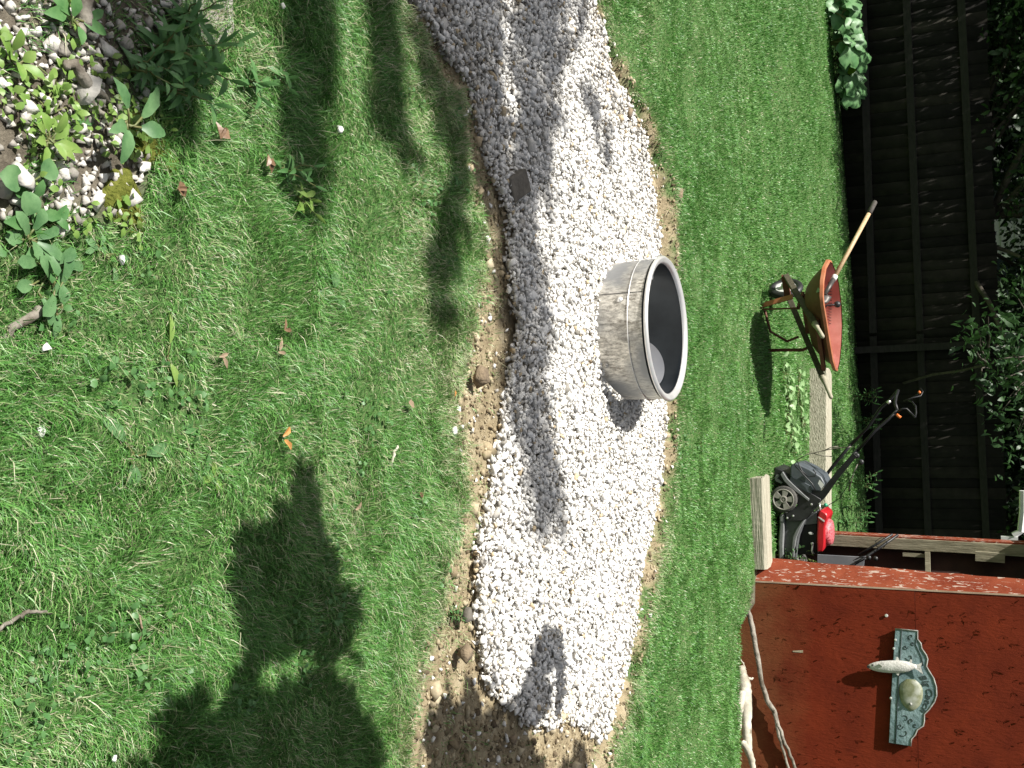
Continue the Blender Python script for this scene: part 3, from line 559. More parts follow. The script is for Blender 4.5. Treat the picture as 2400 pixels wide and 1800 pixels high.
for px_ in ((1845,1214),(1859,1209),(1902,1182),(1921,1181)):
    mb = MB(); mb.lathe([(.009,0),(.008,.006),(.001,.008)], PY(*px_, YN-.04), n=8, axis=(0,-1,0)); mb.obj('bolt', M_rim, mw)
mb = MB(); mb.lathe([(.001,-.012),(.014,-.012),(.017,0),(.014,.013),(.001,.015)], PY(1935,1184,YN+.05), n=16, axis=(.6,-.2,.8)); mb.obj('primer_bulb', mat('green_rubber', (.02,.30,.16), (.03,.36,.2), rough=.4), mw, smooth=True)
mb = MB(); mb.tube(pl([(1922,1196),(1921,1184),(1912,1182)], YN+.03), .008, 8); mb.obj('fuel_pipe', M_rim, mw, smooth=True)
# handle: lower bars, upper bars, bail
def bar(name, pts, Ys, r_, m_=M_blacksteel, parent=mw, n_=10):
    mb = MB(); mb.tube([Vector(PY(x, y, Y)) for (x, y), Y in zip(pts, Ys)], r_, n_); return mb.obj(name, m_, parent, smooth=True)
slab('handle_bracket', [(1890,1160),(1905,1140),(1925,1150),(1960,1105),(2000,1062),(2008,1070),(1965,1122),(1935,1165),(1905,1195)], YN-.01, .012, M_blacksteel, bevel=.002, sx=0)
bar('lower_handle', [(1895,1190),(1935,1145),(1975,1095),(2016,1048)], [8.84,8.84,8.85,8.87], .014)
bar('lower_handle', [(1885,1178),(1925,1128),(1962,1080),(2003,1032)], [9.25,9.25,9.24,9.22], .014)
bar('upper_handle', [(2010,1056),(2050,1010),(2085,980),(2103,962)], [8.86,8.88,8.9,8.92], .0125)
bar('upper_handle', [(1995,1042),(2035,1000),(2065,955),(2085,938),(2105,915)], [9.22,9.2,9.18,9.16,9.14], .0125)
bar('crossbar', [(2103,962),(2098,945),(2100,930),(2105,915)], [8.92,8.98,9.06,9.14], .0125)
for q_, Y_ in (((2018,1083),8.85), ((2008,1068),8.85), ((1938,1150),8.82)):
    mb = MB(); mb.lathe([(.02,-.006),(.023,.0),(.021,.012),(.012,.018),(.001,.019)], PY(*q_, Y_), n=14, axis=(0,-1,0)); mb.obj('handle_knob', M_blackpl, mw, smooth=True)
bar('control_loop', [(2103,965),(2115,958),(2125,958),(2135,968),(2145,978),(2147,968),(2146,952),(2138,942),(2130,938)], [8.9,8.9,8.91,8.93,8.96,9.0,9.04,9.08,9.1], .007)
bar('control_loop', [(2118,940),(2140,932),(2158,928),(2163,918),(2158,910),(2150,925),(2132,936)], [9.0,9.02,9.05,9.08,9.1,9.1,9.06], .006)
M_tipo = mat('orange_plastic', (.75,.16,.03), (.8,.22,.05), rough=.45)
bar('orange_tip', [(2101,971),(2111,979)], [8.895,8.9], .011, M_tipo); bar('orange_tip', [(2153,917),(2158,923)], [9.08,9.08], .010, M_tipo)
bar('silver_clamp', [(2080,945),(2086,939)], [9.12,9.12], .013, M_rim)
bar('cable', [(2016,1083),(2000,1110),(1982,1145),(1968,1168),(1940,1185),(1925,1190)], [8.85,8.84,8.85,8.9,8.88,8.85], .003, M_blackpl)
bar('cord', [(1866,1095),(1862,1088),(1868,1080),(1874,1092),(1880,1105),(1895,1117),(1910,1116),(1912,1108),(1905,1100)], [8.76]*9, .005, M_blackpl)
bar('cord', [(1866,1095),(1875,1103),(1890,1120),(1903,1133),(1912,1150)], [8.755]*5, .005, M_blackpl)

# ------------------------------------------------------------------ red shed
m, nt, b = nmat('flaking_red_plywood'); N = nt.nodes; L = nt.links; tc = N.new('ShaderNodeTexCoord')
def shedmat(m, nt, b, flake_lo, base1, base2, under, mud=True):
    N = nt.nodes; L = nt.links; tc = N.new('ShaderNodeTexCoord')
    def nn(sc, sv=None, det=8, dist=0):
        mp = N.new('ShaderNodeMapping'); L.new(tc.outputs['Object'], mp.inputs[0])
        if sv: mp.inputs['Scale'].default_value = sv
        q = N.new('ShaderNodeTexNoise'); q.inputs['Scale'].default_value = sc; q.inputs['Detail'].default_value = det; q.inputs['Roughness'].default_value = .62; q.inputs['Distortion'].default_value = dist; L.new(mp.outputs[0], q.inputs['Vector']); return q.outputs[0]
    def ramp(src, *st):
        r = N.new('ShaderNodeValToRGB'); L.new(src, r.inputs[0]); e = r.color_ramp.elements; e[0].position = st[0][0]; e[0].color = (*st[0][1], 1); e[1].position = st[1][0]; e[1].color = (*st[1][1], 1); return r.outputs[0]
    def mix(f, a, c):
        x = N.new('ShaderNodeMix'); x.data_type = 'RGBA'; L.new(f, x.inputs[0]); (L.new(a, x.inputs[6])); 
        if isinstance(c, tuple): x.inputs[7].default_value = (*c, 1)
        else: L.new(c, x.inputs[7])
        return x.outputs[2]
    c = ramp(nn(3), (.35, base1), (.65, base2))
    c = mix(ramp(nn(26, (1, 1, .45), 10, 1.2), (.58, (0,0,0)), (.75, (.55,.55,.55))), c, (base1[0]*.45, base1[1]*.4, base1[2]*.4))
    fl = nn(15, (1.6, 1.6, .5), 9, 2.0); c = mix(ramp(fl, (flake_lo, (0,0,0)), (flake_lo+.02, (1,1,1))), c, under)
    if mud:
        sx = N.new('ShaderNodeSeparateXYZ'); L.new(tc.outputs['Object'], sx.inputs[0]); mr = N.new('ShaderNodeMapRange'); L.new(sx.outputs[2], mr.inputs[0]); mr.inputs[1].default_value = .55; mr.inputs[2].default_value = -.1
        mu = N.new('ShaderNodeMath'); mu.operation = 'MULTIPLY'; L.new(mr.outputs[0], mu.inputs[0]); L.new(nn(6), mu.inputs[1]); c = mix(ramp(mu.outputs[0], (.1, (0,0,0)), (.7, (.8,.8,.8))), c, (.15,.085,.035))
    L.new(c, b.inputs['Base Color']); b.inputs['Roughness'].default_value = .8; b.inputs['Specular IOR Level'].default_value = .12
    bp = N.new('ShaderNodeBump'); bp.inputs['Strength'].default_value = .55; bp.inputs['Distance'].default_value = .006
    ad = N.new('ShaderNodeMath'); ad.operation = 'ADD'; L.new(fl, ad.inputs[0]); L.new(nn(60, (1,1,.35)), ad.inputs[1]); L.new(ad.outputs[0], bp.inputs['Height']); L.new(bp.outputs[0], b.inputs['Normal'])
shedmat(m, nt, b, .755, (.105,.014,.005), (.155,.022,.007), (.30,.17,.12)); M_shed = m
m, nt, b = nmat('worn_red_edge_board'); shedmat(m, nt, b, .575, (.18,.034,.016), (.28,.07,.034), (.48,.36,.30), False); M_shede = m
M_shedin = mat('shed_inside_boards', (.030,.012,.010), (.055,.022,.016), scale=6, rough=.9)
M_stud = mat('bare_stud_wood', (.20,.175,.115), (.38,.34,.24), scale=4, rough=.85, stretch=(10, 10, 1.2), bump=.4, bscale=12)
A0 = Vector((1.57, 8.01, 0)); TH = R(15); ut = Vector((math.cos(TH), -math.sin(TH), 0)); un = Vector((-math.sin(TH), -math.cos(TH), 0))   # along wall, out of wall
shed = thing('garden_shed', 'red plywood shed with flaking paint and open side', 'shed', A0)
def wallp(s, z, off=0): return A0+ut*s+un*off+Vector((0,0,z))
LEAN = .012
mb = MB(); W_ = 2.6
def sheet(mb, s0, s1, z0, z1, o0, o1):
    vs = [wallp(s+z*LEAN, z, o) for o in (o0, o1) for (s, z) in ((s0, z0), (s1, z0), (s1, z1), (s0, z1))]
    mb.add(vs, [(0,3,2,1),(4,5,6,7),(0,1,5,4),(1,2,6,5),(2,3,7,6),(3,0,4,7)])
sheet(mb, 0, W_, -.35, 1.128, -.02, 0); fw = mb.obj('front_wall', M_shed, shed)
fwu = MB(); sheet(fwu, 0, W_, 1.131, 2.28, -.02, -.002)
mb = MB(); sheet(mb, -.012, .0, -.12, 2.28, -.022, .004); mb.obj('corner_edge', mat('pale_ply_edge', (.30,.20,.14), (.45,.34,.25), scale=20, rough=.9, stretch=(1,1,.3)), shed)
# paint curls: small lifted flakes on the front wall
random.seed(12)
for k in range(420):
    s = random.uniform(.02, 1.6); z = random.uniform(.0, 2.1); a = random.gauss(math.pi/2, .35); Lf = random.uniform(.010, .045)*(1.6 if random.random() < .12 else 1); wf = Lf*random.uniform(.15,.4)
    d_ = ut*math.cos(a)+Vector((0,0,1))*math.sin(a); x_ = d_.cross(un).normalized(); b0 = wallp(s, z, .0005)
    lf = random.uniform(.15,.5); vs = [b0-x_*wf/2, b0+x_*wf/2, b0+d_*Lf*.6+x_*wf*.4+un*Lf*lf*.4, b0+d_*Lf*.6-x_*wf*.5+un*Lf*lf*.4, b0+d_*Lf+un*Lf*lf]
    fwu.add(vs, [(0,1,2,3),(3,2,4)])
fwu.obj('front_wall', M_shed, shed)
# narrow left strip board
Bk0 = Vector(PP(1772, 1306, (0, 8.24, 0), (0, 1, 0))); Bk1 = Vector(PP(2400, 1358, (0, 8.24, 0), (0, 1, 0))); Fr0 = wallp(-.012, -.1, -.004); Fr1 = wallp(-.012+1.93*LEAN, 1.93, -.004)
def ext(a, b_, z): return a+(b_-a)*((z-a.z)/(b_.z-a.z))
q = [ext(Fr0, Fr1, -.1), ext(Bk0, Bk1, -.1), ext(Bk0, Bk1, 2.2), ext(Fr0, Fr1, 2.2)]; nn_ = (q[1]-q[0]).cross(q[3]-q[0]).normalized()*.018
if nn_.x < 0: nn_ = -nn_
mb = MB(); rows = 24; vs = []
for i in range(rows+1):
    t = i/rows; f_ = q[0].lerp(q[3], t); k_ = q[1].lerp(q[2], t)+(q[1]-q[0]).normalized()*random.uniform(-.006,.006); vs += [f_, k_, k_+nn_, f_+nn_]
fs = []
for i in range(rows):
    o = i*4; fs += [(o, o+4, o+5, o+1), (o+1, o+5, o+6, o+2), (o+2, o+6, o+7, o+3)]
fs += [(0,1,2,3), tuple(rows*4+j for j in (3,2,1,0))]
mb.add(vs, fs); mb.obj('side_board', M_shede, shed)
# back post, back wall, studs
pb0 = Vector(PY(1905, 1262, 9.35)); pb1 = Vector(PY(2250, 1281, 9.35)); dz = (pb1-pb0)/(pb1.z-pb0.z); p0_ = pb0+dz*(0-pb0.z); p1_ = pb0+dz*(2.2-pb0.z)
mb = MB(); mb.beam(p0_, p1_, .095, .09, up=(0,1,0)); mb.obj('corner_post', M_stud, shed, bevel=.004)
mb = MB(); mb.beam(p0_+Vector((-.054,.03,0)), p1_+Vector((-.054,.03,0)), .012, .14, up=(0,1,0)); mb.obj('edge_board', M_shede, shed)
mb = MB(); q0 = p0_+Vector((.03,.06,0)); mb.add([q0, q0+ut*2.6, q0+ut*2.6+Vector((0,0,2.2)), q0+Vector((0,0,2.2))]+[v+Vector((0,.02,0)) for v in (q0, q0+ut*2.6, q0+ut*2.6+Vector((0,0,2.2)), q0+Vector((0,0,2.2)))], [(0,1,2,3),(7,6,5,4),(0,4,5,1),(1,5,6,2),(2,6,7,3),(3,7,4,0)]); mb.obj('back_wall', M_shedin, shed)
mb = MB(); r0_ = wallp(W_, -.1, -.02); r1_ = q0+ut*2.6; r1_.z = -.1; mb.add([r0_, r1_, r1_+Vector((0,0,2.35)), r0_+Vector((0,0,2.35))]+[v+ut*.02 for v in (r0_, r1_, r1_+Vector((0,0,2.35)), r0_+Vector((0,0,2.35)))], [(0,3,2,1),(4,5,6,7),(0,1,5,4),(1,2,6,5),(2,3,7,6),(3,0,4,7)]); mb.obj('end_wall', M_shed, shed)
n0 = Vector(PY(2174, 1296, 9.3)); mb = MB(); mb.beam(n0+Vector((-.01,0,0)), n0+ut*.5, .04, .038); mb.obj('noggin', M_stud, shed)
mb = MB(); n1_ = Vector(PY(2116, 1299, 9.32)); n2_ = Vector(PY(2168, 1302, 9.32)); mb.beam(n1_, n2_, .03, .03, up=(0,1,0)); mb.obj('block', M_stud, shed)
mb = MB(); n1_ = Vector(PY(2286, 1303, 9.27)); n2_ = Vector(PY(2355, 1308, 9.27)); mb.beam(n1_, n2_, .075, .03, up=(0,1,0)); mb.obj('block', M_stud, shed)
mb = MB(); rz_ = 2.24
rr_ = [wallp(-.26, rz_, .03), wallp(W_+.1, rz_, .03), r1_+ut*.1+Vector((0,.1,rz_+.02)), p0_+Vector((-.26,.12,rz_-.08))]
mb.add(rr_+[v+Vector((0,0,.06)) for v in rr_], [(0,1,2,3),(7,6,5,4),(0,4,5,1),(1,5,6,2),(2,6,7,3),(3,7,4,0)]); mb.obj('roof', mat('dark_roof_felt', (.03,.03,.03), (.06,.06,.06), rough=.95), shed)
# grey panel kept inside, and the folded black handle beside it
mb = MB(); g = [Vector(PY(x, y, 9.05)) for x, y in ((1916,1300),(1916,1330),(2024,1330),(2026,1306))]; mb.add(g+[v+Vector((.0,.02,0)) for v in g], [(0,1,2,3),(7,6,5,4),(0,4,5,1),(1,5,6,2),(2,6,7,3),(3,7,4,0)])
g0 = [v for v in g]; pn = mb.obj('metal_panel', mat('pale_grey_sheet', (.20,.21,.23), (.27,.28,.30), scale=5, rough=.5)); tag(pn, 'pale grey sheet panel standing inside the open side of the shed', 'panel')
fh = thing('folding_handle', 'black folding tool handle leaning against the bare post of the shed', 'handle', (1.45, 9.1, 0))
bar('bar', [(2105,1253),(2060,1285),(2010,1318),(1960,1350)], [9.2,9.15,9.0,8.95], .011, parent=fh); bar('bar', [(2092,1252),(2050,1278),(2012,1300)], [9.2,9.16,9.1], .010, parent=fh)
bar('wire', [(2058,1290),(2052,1268),(2068,1258),(2080,1270),(2070,1285)], [9.1,9.1,9.12,9.12,9.1], .003, parent=fh); bar('lever', [(2030,1309),(2012,1318),(2000,1314),(2015,1306),(2030,1304)], [9.0]*5, .006, parent=fh)
for q_ in ((2036,1307),(2052,1309)):
    mb = MB(); mb.lathe([(.018,-.006),(.02,.0),(.018,.012),(.001,.015)], PY(*q_, 8.98), n=14, axis=(0,-1,0)); mb.obj('knob', M_blackpl, fh, smooth=True)
mb = MB(); g = [Vector(PY(x, y, 10.4)) for x, y in ((2346,1257),(2346,1273),(2386,1276),(2386,1259))]; mb.add(g+[v+Vector((0,.05,0)) for v in g], [(0,1,2,3),(7,6,5,4),(0,4,5,1),(1,5,6,2),(2,6,7,3),(3,7,4,0)]); 
c_ = [Vector(PY(2375,1255,10.42)), Vector(PY(2392,1245,10.42)), Vector(PY(2397,1200,10.42)), Vector(PY(2397,1150,10.42))]; mb.tube(c_, .03, 6)
g = Vector(PY(2366,1265,10.43)); mb.beam(Vector((g.x+.3, g.y, 0)), Vector((g.x+.3, g.y, g.z)), .06, .05, up=(0,1,0)); mb.beam(Vector((g.x-.02, g.y, g.z-.03)), Vector((g.x+.33, g.y, g.z-.03)), .04, .05)
tag(mb.obj('white_bracket', M_white), 'white painted bracket with pale rail, just behind the shed top', 'bracket')

# plaque on shed wall
WQ = A0+un*.045; WN = tuple(un)
def wp(x, y, off=.038):
    p = Vector(PP(x, y, tuple(A0+un*off), WN)); return (p-A0).dot(ut), p.z
M_pl = mat('weathered_blue_green_plaque', (.10,.165,.175), (.20,.285,.295), scale=10, rough=.7, third=(.06,.09,.09), tscale=16, bump=.5, bscale=50)
M_plw = mat('worn_pale_edge', (.36,.36,.33), (.16,.16,.15), scale=30, rough=.8)
M_plt = mat('dark_letter_paint', (.03,.045,.045), (.05,.07,.07), rough=.7)
plq = thing('wall_plaque', 'weathered blue-green wall plaque reading Big Catch on the shed', 'plaque', A0+ut*.5+Vector((0,0,1.1)))
outl = [(2083,1741),(2090,1600),(2098,1474),(2151,1479),(2150,1498),(2158,1508),(2160,1520),(2171,1536),(2174,1545),(2171,1562),(2178,1574),(2188,1590),(2194,1610),(2195,1630),(2190,1645),(2178,1662),(2166,1674),(2166,1690),(2164,1701),(2150,1710),(2145,1722),(2136,1732),(2134,1749)]
oz = [wp(x, y) for x, y in outl]
mb = MB(); mb.prism(oz, A0+un*.006, ut, Vector((0,0,1)), -.03) if ut.cross(Vector((0,0,1))).dot(un) < 0 else mb.prism(oz, A0+un*.006, ut, Vector((0,0,1)), .03); mb.obj('board', M_pl, plq, bevel=.003)
mb = MB(); ring_ = [A0+ut*s+Vector((0,0,z))+un*.037 for s, z in oz[2:]]; mb.tube(ring_, .0055, 6); mb.obj('carved_edge', M_plw, plq, smooth=True)
cl = [A0+ut*s+Vector((0,0,z))+un*.037 for s, z in (wp(2114,1476), wp(2106,1600), wp(2099,1742))]; mb = MB(); mb.tube(cl, .004, 6); mb.obj('carved_line', M_plt, plq, smooth=True)
def fishmesh(mb, path, rad, flat, nrm, n=14):
    for i in range(len(path)-1): pass
    vs = []; k = len(path)
    for i, p in enumerate(path):
        t = (path[min(i+1,k-1)]-path[max(i-1,0)]).normalized(); w_ = t.cross(nrm).normalized()
        for j in range(n): a = 2*math.pi*j/n; vs.append(p+w_*math.cos(a)*rad[i]+nrm*math.sin(a)*rad[i]*flat)
    mb.add(vs, [(i*n+j, i*n+(j+1)%n, (i+1)*n+(j+1)%n, (i+1)*n+j) for i in range(k-1) for j in range(n)]+[tuple(range(n-1,-1,-1)), tuple((k-1)*n+j for j in range(n))])
def wpt(x, y, off): return Vector(PP(x, y, tuple(A0+un*off), WN))
M_bass = mat('olive_fish_relief', (.12,.13,.05), (.30,.31,.22), scale=14, rough=.6, third=(.40,.41,.36), tscale=9, tlo=.5, thi=.62)
mb = MB(); path = [wpt(2135+k*.0, 1592+k*6.2, .036) for k in range(13)]; rd = [.03,.055,.072,.080,.083,.084,.083,.080,.075,.068,.056,.038,.012]; rd = [r_*.93 for r_ in rd]
fishmesh(mb, path, rd, .30, un); mb.obj('fish_relief', M_bass, plq, smooth=True)
mb = MB(); mb.lathe([(.011,0),(.009,.006),(.001,.009)], wpt(2134,1650,.058), n=12, axis=un); mb.obj('eye', M_plw, plq, smooth=True)
# carved scrolls
mb = MB()
def scroll(cx_, cy_, r_, turns, a0, sgn=1):
    pts = []
    for k in range(22): t = k/21; a = a0+sgn*turns*2*math.pi*t; rr = r_*(1-.85*t); pts.append(wpt(cx_+rr*math.cos(a), cy_+rr*math.sin(a), .0375))
    mb = MB(); mb.tube(pts, .0026, 5); mb.obj('carved_scroll', M_plt, plq, smooth=True)
for s_ in ((2122,1517,6,1.2,0),(2132,1540,9,.9,3,-1),(2140,1508,5,1,1),(2136,1492,7,.8,2),(2110,1702,8,1.2,0),(2120,1715,13,.5,2.5,-1),(2136,1690,7,1,2),(2145,1700,5,1,1),(2122,1685,9,.7,4),(2105,1650,5,.8,1)): scroll(*s_)
mb = MB(); mb.tube([wpt(2150,1484,.0375), wpt(2146,1510,.0375), wpt(2160,1540,.0375), wpt(2164,1560,.0375)], .003, 5); mb.obj('carved_vine', M_plt, plq, smooth=True)
# lettering on the arched top
cu = bpy.data.curves.new('t', 'FONT'); cu.body = 'Big Catch'; cu.size = 1; cu.shear = .35; cu.extrude = .04; cu.align_x = 'CENTER'; cu.offset = .0
to = bpy.data.objects.new('t', cu); col.objects.link(to); dg = bpy.context.evaluated_depsgraph_get(); dg.update(); me = bpy.data.meshes.new_from_object(to.evaluated_get(dg)); col.objects.unlink(to); bpy.data.objects.remove(to)
xs_ = [v.co.x for v in me.vertices]; x0_, x1_ = min(xs_), max(xs_)
arc = [wp(2158,1584), wp(2171,1604), wp(2176,1622), wp(2172,1646), wp(2161,1668)]
def bez(t):
    k = t*(len(arc)-1); i = min(int(k), len(arc)-2); f_ = k-i
    def P_(j): return np.array(arc[max(0, min(len(arc)-1, j))])
    a_, b_, c_, d_ = P_(i-1), P_(i), P_(i+1), P_(i+2)
    return .5*((2*b_)+(-a_+c_)*f_+(2*a_-5*b_+4*c_-d_)*f_**2+(-a_+3*b_-3*c_+d_)*f_**3)
for v in me.vertices:
    t = (v.co.x-x0_)/(x1_-x0_); p = bez(t); q_ = bez(min(1, t+.02))-bez(max(0, t-.02)); q_ /= np.linalg.norm(q_); nn2 = np.array([-q_[1], q_[0]])
    hgt = v.co.y*.058-.012; s_, z_ = p+nn2*hgt; v.co = A0+ut*float(s_)+Vector((0,0,float(z_)))+un*(.0380+v.co.z*.04)
me.materials.append(M_plt); lo = bpy.data.objects.new('lettering', me); col.objects.link(lo); lo.parent = plq; lo.matrix_parent_inverse = Matrix.Translation(-plq.location)
for x, y in ((2099,1500),(2088,1636),(2095,1520)): mb = MB(); mb.lathe([(.009,0),(.008,.004),(.001,.006)], wpt(x, y, .037), n=10, axis=un); mb.obj('screw', M_rim, plq)
# hanging white fish
M_fish = mat('chalky_white_fish', (.50,.48,.45), (.66,.64,.61), scale=20, rough=.7, bump=.4, bscale=90)
fi = thing('fish_ornament', 'white fish figure hanging head down across the plaque', 'fish ornament', wpt(2100,1563,.09))
fx = [2033,2038,2046,2056,2068,2084,2100,2115,2128,2137,2143,2148]; fr = [2,5,8,10.5,12,13,13.2,12.5,10.5,7,5,4]
path = [wpt(x, 1562+.6*math.sin((x-2033)/35), .057) for x in fx]; rd = [r_/300*.98 for r_ in fr]
mb = MB(); fishmesh(mb, path, rd, .62, un, 16); mb.obj('body', M_fish, fi, smooth=True)
def fin(name, pts, off=.060):
    mb = MB(); A = [wpt(x, y, off) for x, y in pts]; k = len(A); mb.add(A+[a+un*-.005 for a in A], [tuple(range(k)), tuple(range(2*k-1,k-1,-1))]+[(i, k+i, k+(i+1)%k, (i+1)%k) for i in range(k)]); mb.obj(name, M_fish, fi)
fin('tail_fin', [(2144,1558),(2152,1557),(2161,1553),(2158,1563),(2163,1580),(2152,1572),(2144,1567)]); fin('fin', [(2097,1552),(2102,1539),(2107,1543),(2108,1552)]); fin('fin', [(2096,1574),(2105,1584),(2109,1577),(2106,1572)]); fin('fin', [(2130,1554),(2134,1545),(2138,1547),(2136,1556)])
fin('fin', [(2060,1556),(2068,1552),(2073,1555),(2068,1562)], .088)
mb = MB(); mb.lathe([(.007,0),(.006,.003),(.001,.005)], wpt(2045,1559,.078), n=10, axis=un); mb.lathe([(.010,0),(.009,.003),(.001,.004)], wpt(2035,1563,.07), n=10, axis=un); mb.obj('eye', M_blackpl, fi)
mb = MB(); mb.tube([wpt(2110,1563,.01), wpt(2110,1563,.05)], .004, 6); mb.obj('hanger', M_blacksteel, fi)
mb = MB(); mb.lathe([(.008,0),(.007,.008),(.012,.010),(.011,.014),(.001,.016)], wpt(2078,1443,.0), n=12, axis=un); tag(mb.obj('hook', M_rim), 'small shiny metal hook screwed into the red wall', 'hook')
mb = MB(); g = [wpt(x, y, .003) for x, y in ((1858,1525),(1882,1524),(1882,1530),(1858,1528))]; mb.add(g+[v-un*.0025 for v in g], [(0,1,2,3),(7,6,5,4),(0,4,5,1),(1,5,6,2),(2,6,7,3),(3,7,4,0)]); tag(mb.obj('name_plate', mat('pale_worn_plate', (.25,.20,.12), (.42,.38,.28), scale=90, rough=.6)), 'small pale worn strip on the lower red wall', 'plate')

# branches and log at the foot of the wall
def stick(name, pts, rad, m_, label, cat, jit=.004, parent=None):
    P_ = [Vector(p) for p in pts]; out = []; rr = []; k = len(P_)
    for i in range(k-1):
        for s_ in range(4):
            t = s_/4; a_, b_, c_, d_ = P_[max(i-1,0)], P_[i], P_[i+1], P_[min(i+2,k-1)]
            out.append(.5*((2*b_)+(-a_+c_)*t+(2*a_-5*b_+4*c_-d_)*t**2+(-a_+3*b_-3*c_+d_)*t**3)+Vector((random.uniform(-jit,jit),random.uniform(-jit,jit),random.uniform(-jit,jit)))); rr.append((rad[i]*(1-t)+rad[i+1]*t)*random.uniform(.9,1.1))
    out.append(P_[-1]); rr.append(rad[-1]); mb = MB(); mb.tube(out, rr, 9); o = mb.obj(name, m_, parent, smooth=True)
    if label: tag(o, label, cat)
    return o
br = thing('fallen_branch', 'long forked grey branch leaning along the foot of the red wall', 'branch', wpt(1760,1450,.05))
stick('stem', [wpt(1747,1402,.10), wpt(1752,1425,.09), wpt(1763,1470,.07), wpt(1774,1530,.06), wpt(1783,1590,.05), wpt(1797,1640,.045), wpt(1815,1668,.04)], [.010,.017,.019,.019,.018,.018,.017], M_stick, None, None, parent=br)
stick('fork', [wpt(1814,1664,.045), wpt(1830,1715,.035), wpt(1852,1770,.03), wpt(1866,1805,.03)], [.016,.013,.011,.010], M_stick, None, None, parent=br)
stick('fork', [wpt(1814,1666,.045), wpt(1824,1715,.04), wpt(1836,1760,.035), wpt(1850,1808,.03)], [.014,.012,.010,.009], M_stick, None, None, parent=br)
lg = thing('log', 'thick pale barkless log lying at the foot of the red wall', 'log', wpt(1750,1650,.1))
stick('trunk', [wpt(1735,1560,.14), wpt(1741,1590,.13), wpt(1745,1620,.12), wpt(1747,1660,.12), wpt(1750,1700,.12), wpt(1752,1745,.13), wpt(1754,1770,.14)], [.02,.046,.052,.045,.036,.032,.024], M_log, None, None, parent=lg)
stick('branch', [wpt(1738,1620,.18), wpt(1732,1660,.2), wpt(1728,1690,.2), wpt(1730,1712,.2)], [.03,.034,.03,.02], M_log, None, None, parent=lg)
stick('branch', [wpt(1744,1585,.1), wpt(1755,1590,.09), wpt(1766,1590,.07)], [.016,.011,.006], M_log, None, None, parent=lg)
stick('log', [wpt(1738,1738,.16), wpt(1750,1752,.15), wpt(1760,1775,.14), wpt(1766,1805,.14), wpt(1770,1840,.14)], [.024,.026,.024,.022,.02], M_log, 'short pale curved log piece at the photo edge by the red wall', 'log')
stick('twig', [wpt(1731,1540,.13), wpt(1742,1555,.12), wpt(1748,1567,.11)], [.005,.006,.004], M_log, 'thin pale twig at the left end of the log', 'twig')

# ------------------------------------------------------------------ wooden fence
F0 = np.array([-4.4, 14.07]); FD = np.array([6.36, 1.42]); FL = np.linalg.norm(FD); FD = FD/FL; FN = np.array([FD[1], -FD[0]])   # FN points towards the camera
def fpt(s, z, off=0): p = F0+FD*s+FN*off; return Vector((p[0], p[1], z))
M_fence = attrmat('dark_fence_boards', [(0, (.008,.007,.0055)), (.5, (.016,.014,.011)), (1, (.028,.024,.018))], rough=.9, noise=.35, nscale=7, bump=.3)
M_rail = mat('grey_fence_rail', (.014,.013,.010), (.026,.023,.019), scale=6, rough=.9, stretch=(1,6,6), bump=.4, bscale=20)
fe = thing('fence', 'tall dark wooden board fence across the back of the lawn', 'fence', fpt(3, 0))
random.seed(5); V = []; Fq = []; A_ = []; s = -5.5; 
while s < 13:
    w_ = .148; z1 = 1.78+random.uniform(-.012,.012); o_ = (.004 if int(s/.148) % 2 else -.004)+random.uniform(-.001,.001); base = len(V)
    for a in (-.004, w_+.004):
        for of in (-.02, 0):
            for z in (.02, z1): V.append(fpt(s+a+random.uniform(-.0015,.0015), z, of+o_)[:])
    Fq += [[base+i for i in f] for f in ((0,1,3,2),(4,6,7,5),(0,4,5,1),(2,3,7,6),(0,2,6,4),(1,5,7,3))]; A_ += [random.random()]*8; s += w_
o = npmesh('board_panel', np.array(V), [np.array(Fq)], M_fence, attrs={'rnd': np.array(A_)}); o.parent = fe; o.matrix_parent_inverse = Matrix.Translation(-fe.location)
for z0, z1, hh in ((.36,.17,.09), (.88,.80,.09), (1.50,1.52,.09)):
    mb = MB(); 
    for a, b_ in ((-5.4,-.9), (-.85,4.0), (4.05,7.2), (7.25,12)):
        mb.beam(fpt(a, z0+(z1-z0)*(a/6.5), .02), fpt(b_, z0+(z1-z0)*(b_/6.5), .022), .038, hh)
    mb.obj('rail', M_rail, fe)
for s_, z_ in ((-3.2, 1.8), (4.22, 1.66), (8.3, 1.8)):
    mb = MB(); mb.beam(fpt(s_, 0, .062), fpt(s_, z_, .062), .09, .09, up=(0,1,0)); mb.obj('post', M_rail, fe)

